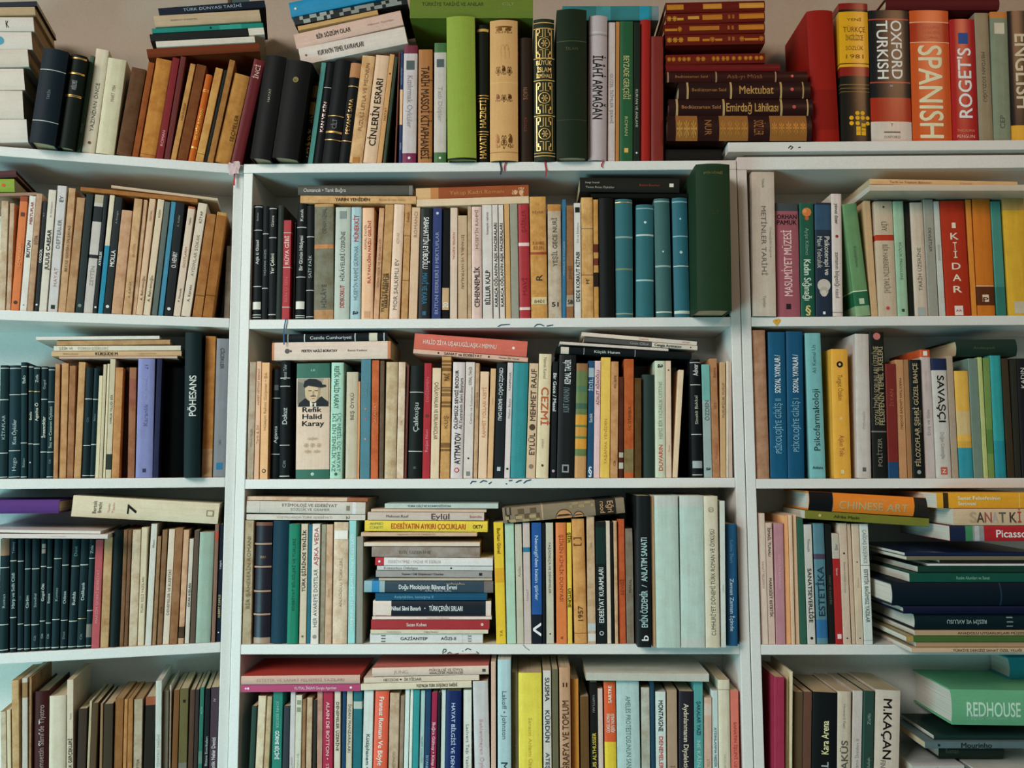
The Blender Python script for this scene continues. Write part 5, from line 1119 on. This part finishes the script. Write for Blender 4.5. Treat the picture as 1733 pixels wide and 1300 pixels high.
def portrait(pr, T, L, parent):
    l0, l1 = .622, .868
    shapes = [('8c8474', [(-1, 0), (1, 0), (1, 1), (-1, 1)]), ('b09c80', [(.35, .35), (1, .2), (1, 1), (.7, 1)]), ('6c6a60', [(-1, .1), (-.55, .2), (-.5, .8), (-1, .9)]),
              ('20262a', [(-.95, 0), (.98, 0), (.98, .16), (.55, .36), (.2, .22), (-.15, .22), (-.5, .3), (-.9, .12)]),
              ('d0c4b0', [(-.18, 0), (.2, 0), (.22, .14), (.02, .1), (-.2, .2)]), ('1c2024', [(-.04, 0), (.1, 0), (.08, .09), (-.02, .09)]),
              ('c0a888', [(-.52, .62), (-.5, .42), (-.38, .26), (-.1, .15), (.12, .15), (.36, .28), (.46, .45), (.46, .72), (-.5, .78)]),
              ('9c8468', [(.2, .2), (.36, .28), (.46, .45), (.46, .72), (.3, .72), (.32, .45)]),
              ('5c4838', [(-.3, .58), (-.08, .58), (-.1, .54), (-.28, .54)]), ('5c4838', [(.1, .58), (.32, .58), (.3, .54), (.12, .54)]),
              ('9c8468', [(-.02, .55), (.06, .55), (.1, .4), (-.04, .4)]), ('4c3c30', [(-.16, .38), (.02, .4), (.2, .38), (.2, .35), (-.16, .35)]), ('8c5c4c', [(-.1, .3), (.14, .3), (.1, .275), (-.06, .275)]),
              ('22282c', [(-.62, .72), (-.55, .9), (-.25, .99), (.2, .97), (.5, .88), (.6, .78), (.82, .76), (.86, .7), (.6, .66), (.3, .68), (-.3, .74), (-.52, .66)])]
    bm = bmesh.new(); ms = []
    for k, (hx, P) in enumerate(shapes):
        m = mat(hx, 't')
        if m not in ms: ms.append(m)
        f = bm.faces.new([bm.verts.new((x*T*.47, pr.y(x*T*.47)-.00030-.00003*k, (l0+(l1-l0)*y)*L)) for x, y in P]); f.material_index = ms.index(m); f.normal_update()
        if f.normal.y > 0: f.normal_flip()
    me = bpy.data.meshes.new('portrait'); bm.to_mesh(me); bm.free()
    for m in ms: me.materials.append(m)
    o = link('portrait_print', me, parent); o['label'] = 'grey printed portrait of a man in a flat cap'

for B in books:
    bay = BAYS[B['row'][0]]; w = B['rec']; kind = B['kind']
    dmax = DEP-.0025-w
    if B['row'][1] == '0': dmax = .139-w
    D = min({'p': .118, 'P': .112, 'h': .126, 'l': .15, 'd': .14, 'm': .112, 'M': .20}[kind] - (0 if w < .01 else .01) + (-w if -.03 < w < -.008 else 0), dmax)
    if w <= -.03: D = dmax-.002
    root = bpy.data.objects.new(NAMES[kind], None); COL.objects.link(root)
    if B['flat']:
        L = math.hypot(B['u1']-B['u0'], B['sl']*(B['u1']-B['u0'])); T = B['T']; a = math.atan(B['sl'])
        e = Vector((math.cos(a), 0, math.sin(a))); nrm = Vector((-math.sin(a), 0, math.cos(a)))
        p = Vector((B['u0'], w, B['vb'])) + nrm*(T/2)
        X = -nrm; Z = e
    else:
        a = B['lean']; T = (B['u1']-B['u0'])*math.cos(a) - .0003; L = B['h'] - T*abs(math.sin(a))
        X = Vector((math.cos(a), 0, -math.sin(a))); Z = Vector((math.sin(a), 0, math.cos(a)))
        p = Vector(((B['u0']+B['u1'])/2, w, B['v0']+.0002+T/2*abs(math.sin(a))))
    to = lambda v: bay.U*v.x + bay.W*v.y + Vector((0, 0, v.z))
    Xw, Yw, Zw = to(X), bay.W, to(Z); P = bay.o + to(p)
    root.matrix_world = Matrix(((Xw.x, Yw.x, Zw.x, P.x), (Xw.y, Yw.y, Zw.y, P.y), (Xw.z, Yw.z, Zw.z, P.z), (0, 0, 0, 1)))
    B['root'] = root; B['L'] = L; B['T'] = T
    me, pr = cover_mesh(B, L, T, D)
    link('cover', me, root)
    ins = .003 if pr.hard else .0004; ye = pr.y(T/2)
    pk = 'w' if B['flat'] and B['row'] in ('R3', 'R4') and B['hex'] not in ('bca488', 'a08464', '54686c') else 't' if kind == 'P' or (kind == 'M' and B['row'] == 'L0') else ('w' if kind in 'Mm' or B['colour'] in ('white', 'pale teal', 'pale green', 'pale blue') else 'c')
    link('page_block', box_mesh('pages', -T/2+pr.c+.0001, T/2-pr.c-.0001, ye+pr.c+.0003, D-(.0035 if pr.hard else .0005), ins, L-ins, PAGES[pk]), root)
    for tk in B['tok']:
        if tk[0] == 's':
            bm = bmesh.new(); q = []
            for i in range(7):
                t = -T*.46 + T*.92*i/6
                q.append((bm.verts.new((t, pr.y(t)-.00045, tk[1]*L)), bm.verts.new((t, pr.y(t)-.00045, tk[2]*L))))
            for i in range(6): bm.faces.new((q[i][0], q[i+1][0], q[i+1][1], q[i][1]))
            m2 = bpy.data.meshes.new('label'); bm.to_mesh(m2); bm.free(); m2.materials.append(mat(tk[3], 'p')); link('label_sticker', m2, root)
        elif tk[0] == 'k':
            bm = bmesh.new(); ln = tk[2]/1000; x = tk[3]*T/2; q = []
            pts = [(0, .001, .0012), (0, -w-.0022, .0010), (.0002, -w-.003, -.003)] + [(.0022*math.sin(2.6*i/5)*(1 if x <= 0 else -1), -w-.0026-.0006*i/5, -.003-ln*i/5) for i in range(1, 6)]
            for dx, y, z in pts: q.append((bm.verts.new((x+dx-.0011, y, z)), bm.verts.new((x+dx+.0011, y-.0003, z))))
            for i in range(len(q)-1): bm.faces.new((q[i][0], q[i][1], q[i+1][1], q[i+1][0]))
            m2 = bpy.data.meshes.new('ribbon'); bm.to_mesh(m2); bm.free(); m2.materials.append(mat(tk[1], 'h')); link('ribbon_bookmark', m2, root)
        elif tk[0] == 'P': portrait(pr, T, L, root)

# ------------------------------------------------------------------ red tassel on the seam between two bookcases
t = bpy.data.objects.new('ribbon_tassel', None); COL.objects.link(t)
pu, pv = BAYS['M'].at(397, 291, -.004); t.location = (pu, -.0035, pv)
setp(t, label='small red tassel with pink cloth hanging at the seam between bookcases', category='tassel')
bm = bmesh.new()
for i in range(7):
    a = -.9 + .3*i; x = .0012*math.sin(a*2)
    q = []
    for k in range(6):
        z = -.024*k/5; q.append((bm.verts.new((x*(k/5+.3)-.0004, -.0004*math.cos(a)-.0004*k, z)), bm.verts.new((x*(k/5+.3)+.0004, -.0004*math.cos(a)-.0004*k, z))))
    for k in range(5): bm.faces.new((q[k][0], q[k][1], q[k+1][1], q[k+1][0]))
me = bpy.data.meshes.new('fringe'); bm.to_mesh(me); bm.free(); me.materials.append(mat('a82c34', 'h')); link('thread_bundle', me, t)
bm = bmesh.new(); q = []
for i in range(9):
    x = -.009+.018*i/8
    q.append([bm.verts.new((x+.001*math.sin(5*z+i), -.0035-.002*math.sin(i*1.9+z*2.2), .016-.007*z-.002*math.sin(i*.8))) for z in range(4)])
for i in range(8):
    for k in range(3):
        f = bm.faces.new((q[i][k], q[i][k+1], q[i+1][k+1], q[i+1][k])); f.smooth = True
me = bpy.data.meshes.new('knot'); bm.to_mesh(me); bm.free(); me.materials.append(mat('b8a0a0', 'h')); o = link('cloth_knot', me, t)

# ------------------------------------------------------------------ what each book is called
def tint(h):
    r, g, b = (int((h if len(h) == 6 else ''.join(c*2 for c in h))[i:i+2], 16) for i in (0, 2, 4))
    mx, mn = max(r, g, b), min(r, g, b)
    if mx-mn < 34: return 'white' if mx > 165 else ('grey' if mx > 80 else 'dark')
    if r >= g >= b: return 'red' if g < .62*r and r > 120 else ('brown' if mx < 150 else ('gold' if b < .62*r else 'pale'))
    if r > b > g or (r > g and b > g): return 'red'
    return 'blue' if b >= g else 'green'
UNIT = {'L': 'left-side bookcase', 'M': 'middle bookcase', 'R': 'right-side bookcase'}
def where(rw):
    u = UNIT[rw[0]]
    return {'0': 'on top of %s', '1': 'upper shelf of %s', '2': 'second shelf of %s', '3': 'third shelf of %s', '4': 'fourth shelf of %s'}[rw[1]] % u
ORD = ['first', 'second', 'third', 'fourth', 'fifth', 'sixth', 'seventh', 'eighth', 'ninth', 'tenth', 'eleventh', 'twelfth', 'thirteenth', 'fourteenth', 'fifteenth', 'sixteenth', 'seventeenth', 'eighteenth', 'nineteenth', 'twentieth']
def nwords(s): return len(re.findall(r"[A-Za-z0-9'-]+", s))
for B in books:
    tx = [t for t in B['tok'] if t[0] == 't']; noun = NOUN[B['kind']]
    ad = 'worn ' if B['kind'] == 'P' and 'worn' not in B['colour'] else ''
    B['cn'] = B['colour'] + ' ' + noun
    if B['extra'] and B['extra'][0:4] == 'with': B['base'] = B['cn'] + ' ' + B['extra']
    elif B['extra'] and B['extra'].split()[0] in ('tall', 'leaning', 'broad', 'long', 'very', 'large', 'worn'): B['base'] = B['extra'].replace('large format', 'broad') + ' ' + B['cn']
    else:
        B['base'] = ad + B['cn']
    big = max(tx, key=lambda t: t[4]*(t[3]-t[2])) if tx else None
    B['full'] = B['base']
    if big and 'with' not in B['base']: B['full'] = B['base'] + ' with ' + tint(big[6]) + ' lettering'
    elif not tx and 'with' not in B['base'] and not B['tok']: B['full'] = ('plain ' + B['base']) if not ad else B['base']
for rw in rows:
    ups = [B for B in books if B['row'] == rw and not B['flat']]; fls = [B for B in books if B['row'] == rw and B['flat']]
    ups.sort(key=lambda B: B['u0'])
    for i, B in enumerate(ups):
        l = ups[i-1]['colour'] if i else None; r = ups[i+1]['colour'] if i+1 < len(ups) else None
        B['lab'] = []
        for nm in (B['full'], B['base'], B['cn']):
            if l and r: B['lab'].append('%s between %s and %s ones, %s' % (nm, l, r, where(rw)))
            elif r: B['lab'].append('%s at the end beside %s one, %s' % (nm, r, where(rw)))
            else: B['lab'].append('%s at the end beside %s one, %s' % (nm, l, where(rw)))
        same = [q for q in ups if q['cn'] == B['cn']]; k = same.index(B); m = len(same)
        e = 'from left-side end' if k <= m-1-k else 'from right-side end'
        B['last'] = '%s %s %s, %s' % (ORD[min(min(k, m-1-k), 19)], B['cn'], e, where(rw))
    for i, B in enumerate(fls):
        un = [q for q in fls[:i] if min(q['u1'], B['u1'])-max(q['u0'], B['u0']) > .02]
        ov = [q for q in fls[i+1:] if min(q['u1'], B['u1'])-max(q['u0'], B['u0']) > .02]
        B['lab'] = []
        for nm in (B['full'], B['base'], B['cn']):
            if un and ov: B['lab'].append('%s lying between %s and %s ones, %s' % (nm, un[-1]['colour'], ov[0]['colour'], where(rw)))
            elif un: B['lab'].append('%s lying topmost above %s one, %s' % (nm, un[-1]['colour'], where(rw)))
            elif ov: B['lab'].append('%s lying lowest under %s one, %s' % (nm, ov[0]['colour'], where(rw)))
            else: B['lab'].append('%s lying alone across the others, %s' % (nm, where(rw)))
        same = [q for q in fls if q['cn'] == B['cn']]; k = same.index(B)
        B['last'] = '%s lying %s from the bottom up, %s' % (ORD[min(k, 19)], B['cn'], where(rw))
    allb = ups+fls
    for B in allb:
        # shortest first: a look no other book on the shelf has
        c1 = ('%s lying flat, %s' if B['flat'] else '%s standing, %s') % (B['full'], where(rw))
        c0 = sum(1 for q in allb if q['full'] == B['full']) == 1
        pick = None
        if c0 and nwords(c1) <= 16: pick = c1
        if not pick:
            for j, c in enumerate(B['lab']):
                if nwords(c) <= 16 and sum(1 for q in allb if c in q['lab']) == 1: pick = c; break
        if not pick: pick = B['last']
        B['label'] = pick
seen = {}
for B in books:
    seen.setdefault(B['label'], []).append(B)
dups = {k: v for k, v in seen.items() if len(v) > 1}
print('LABELS', len(books), 'dups', len(dups), list(dups)[:5], 'long', [b['label'] for b in books if nwords(b['label']) > 16][:5])
for B in books:
    setp(B['root'], label=B['label'], category='book', group='%s books %s' % ('lying' if B['flat'] else 'standing', where(B['row'])))
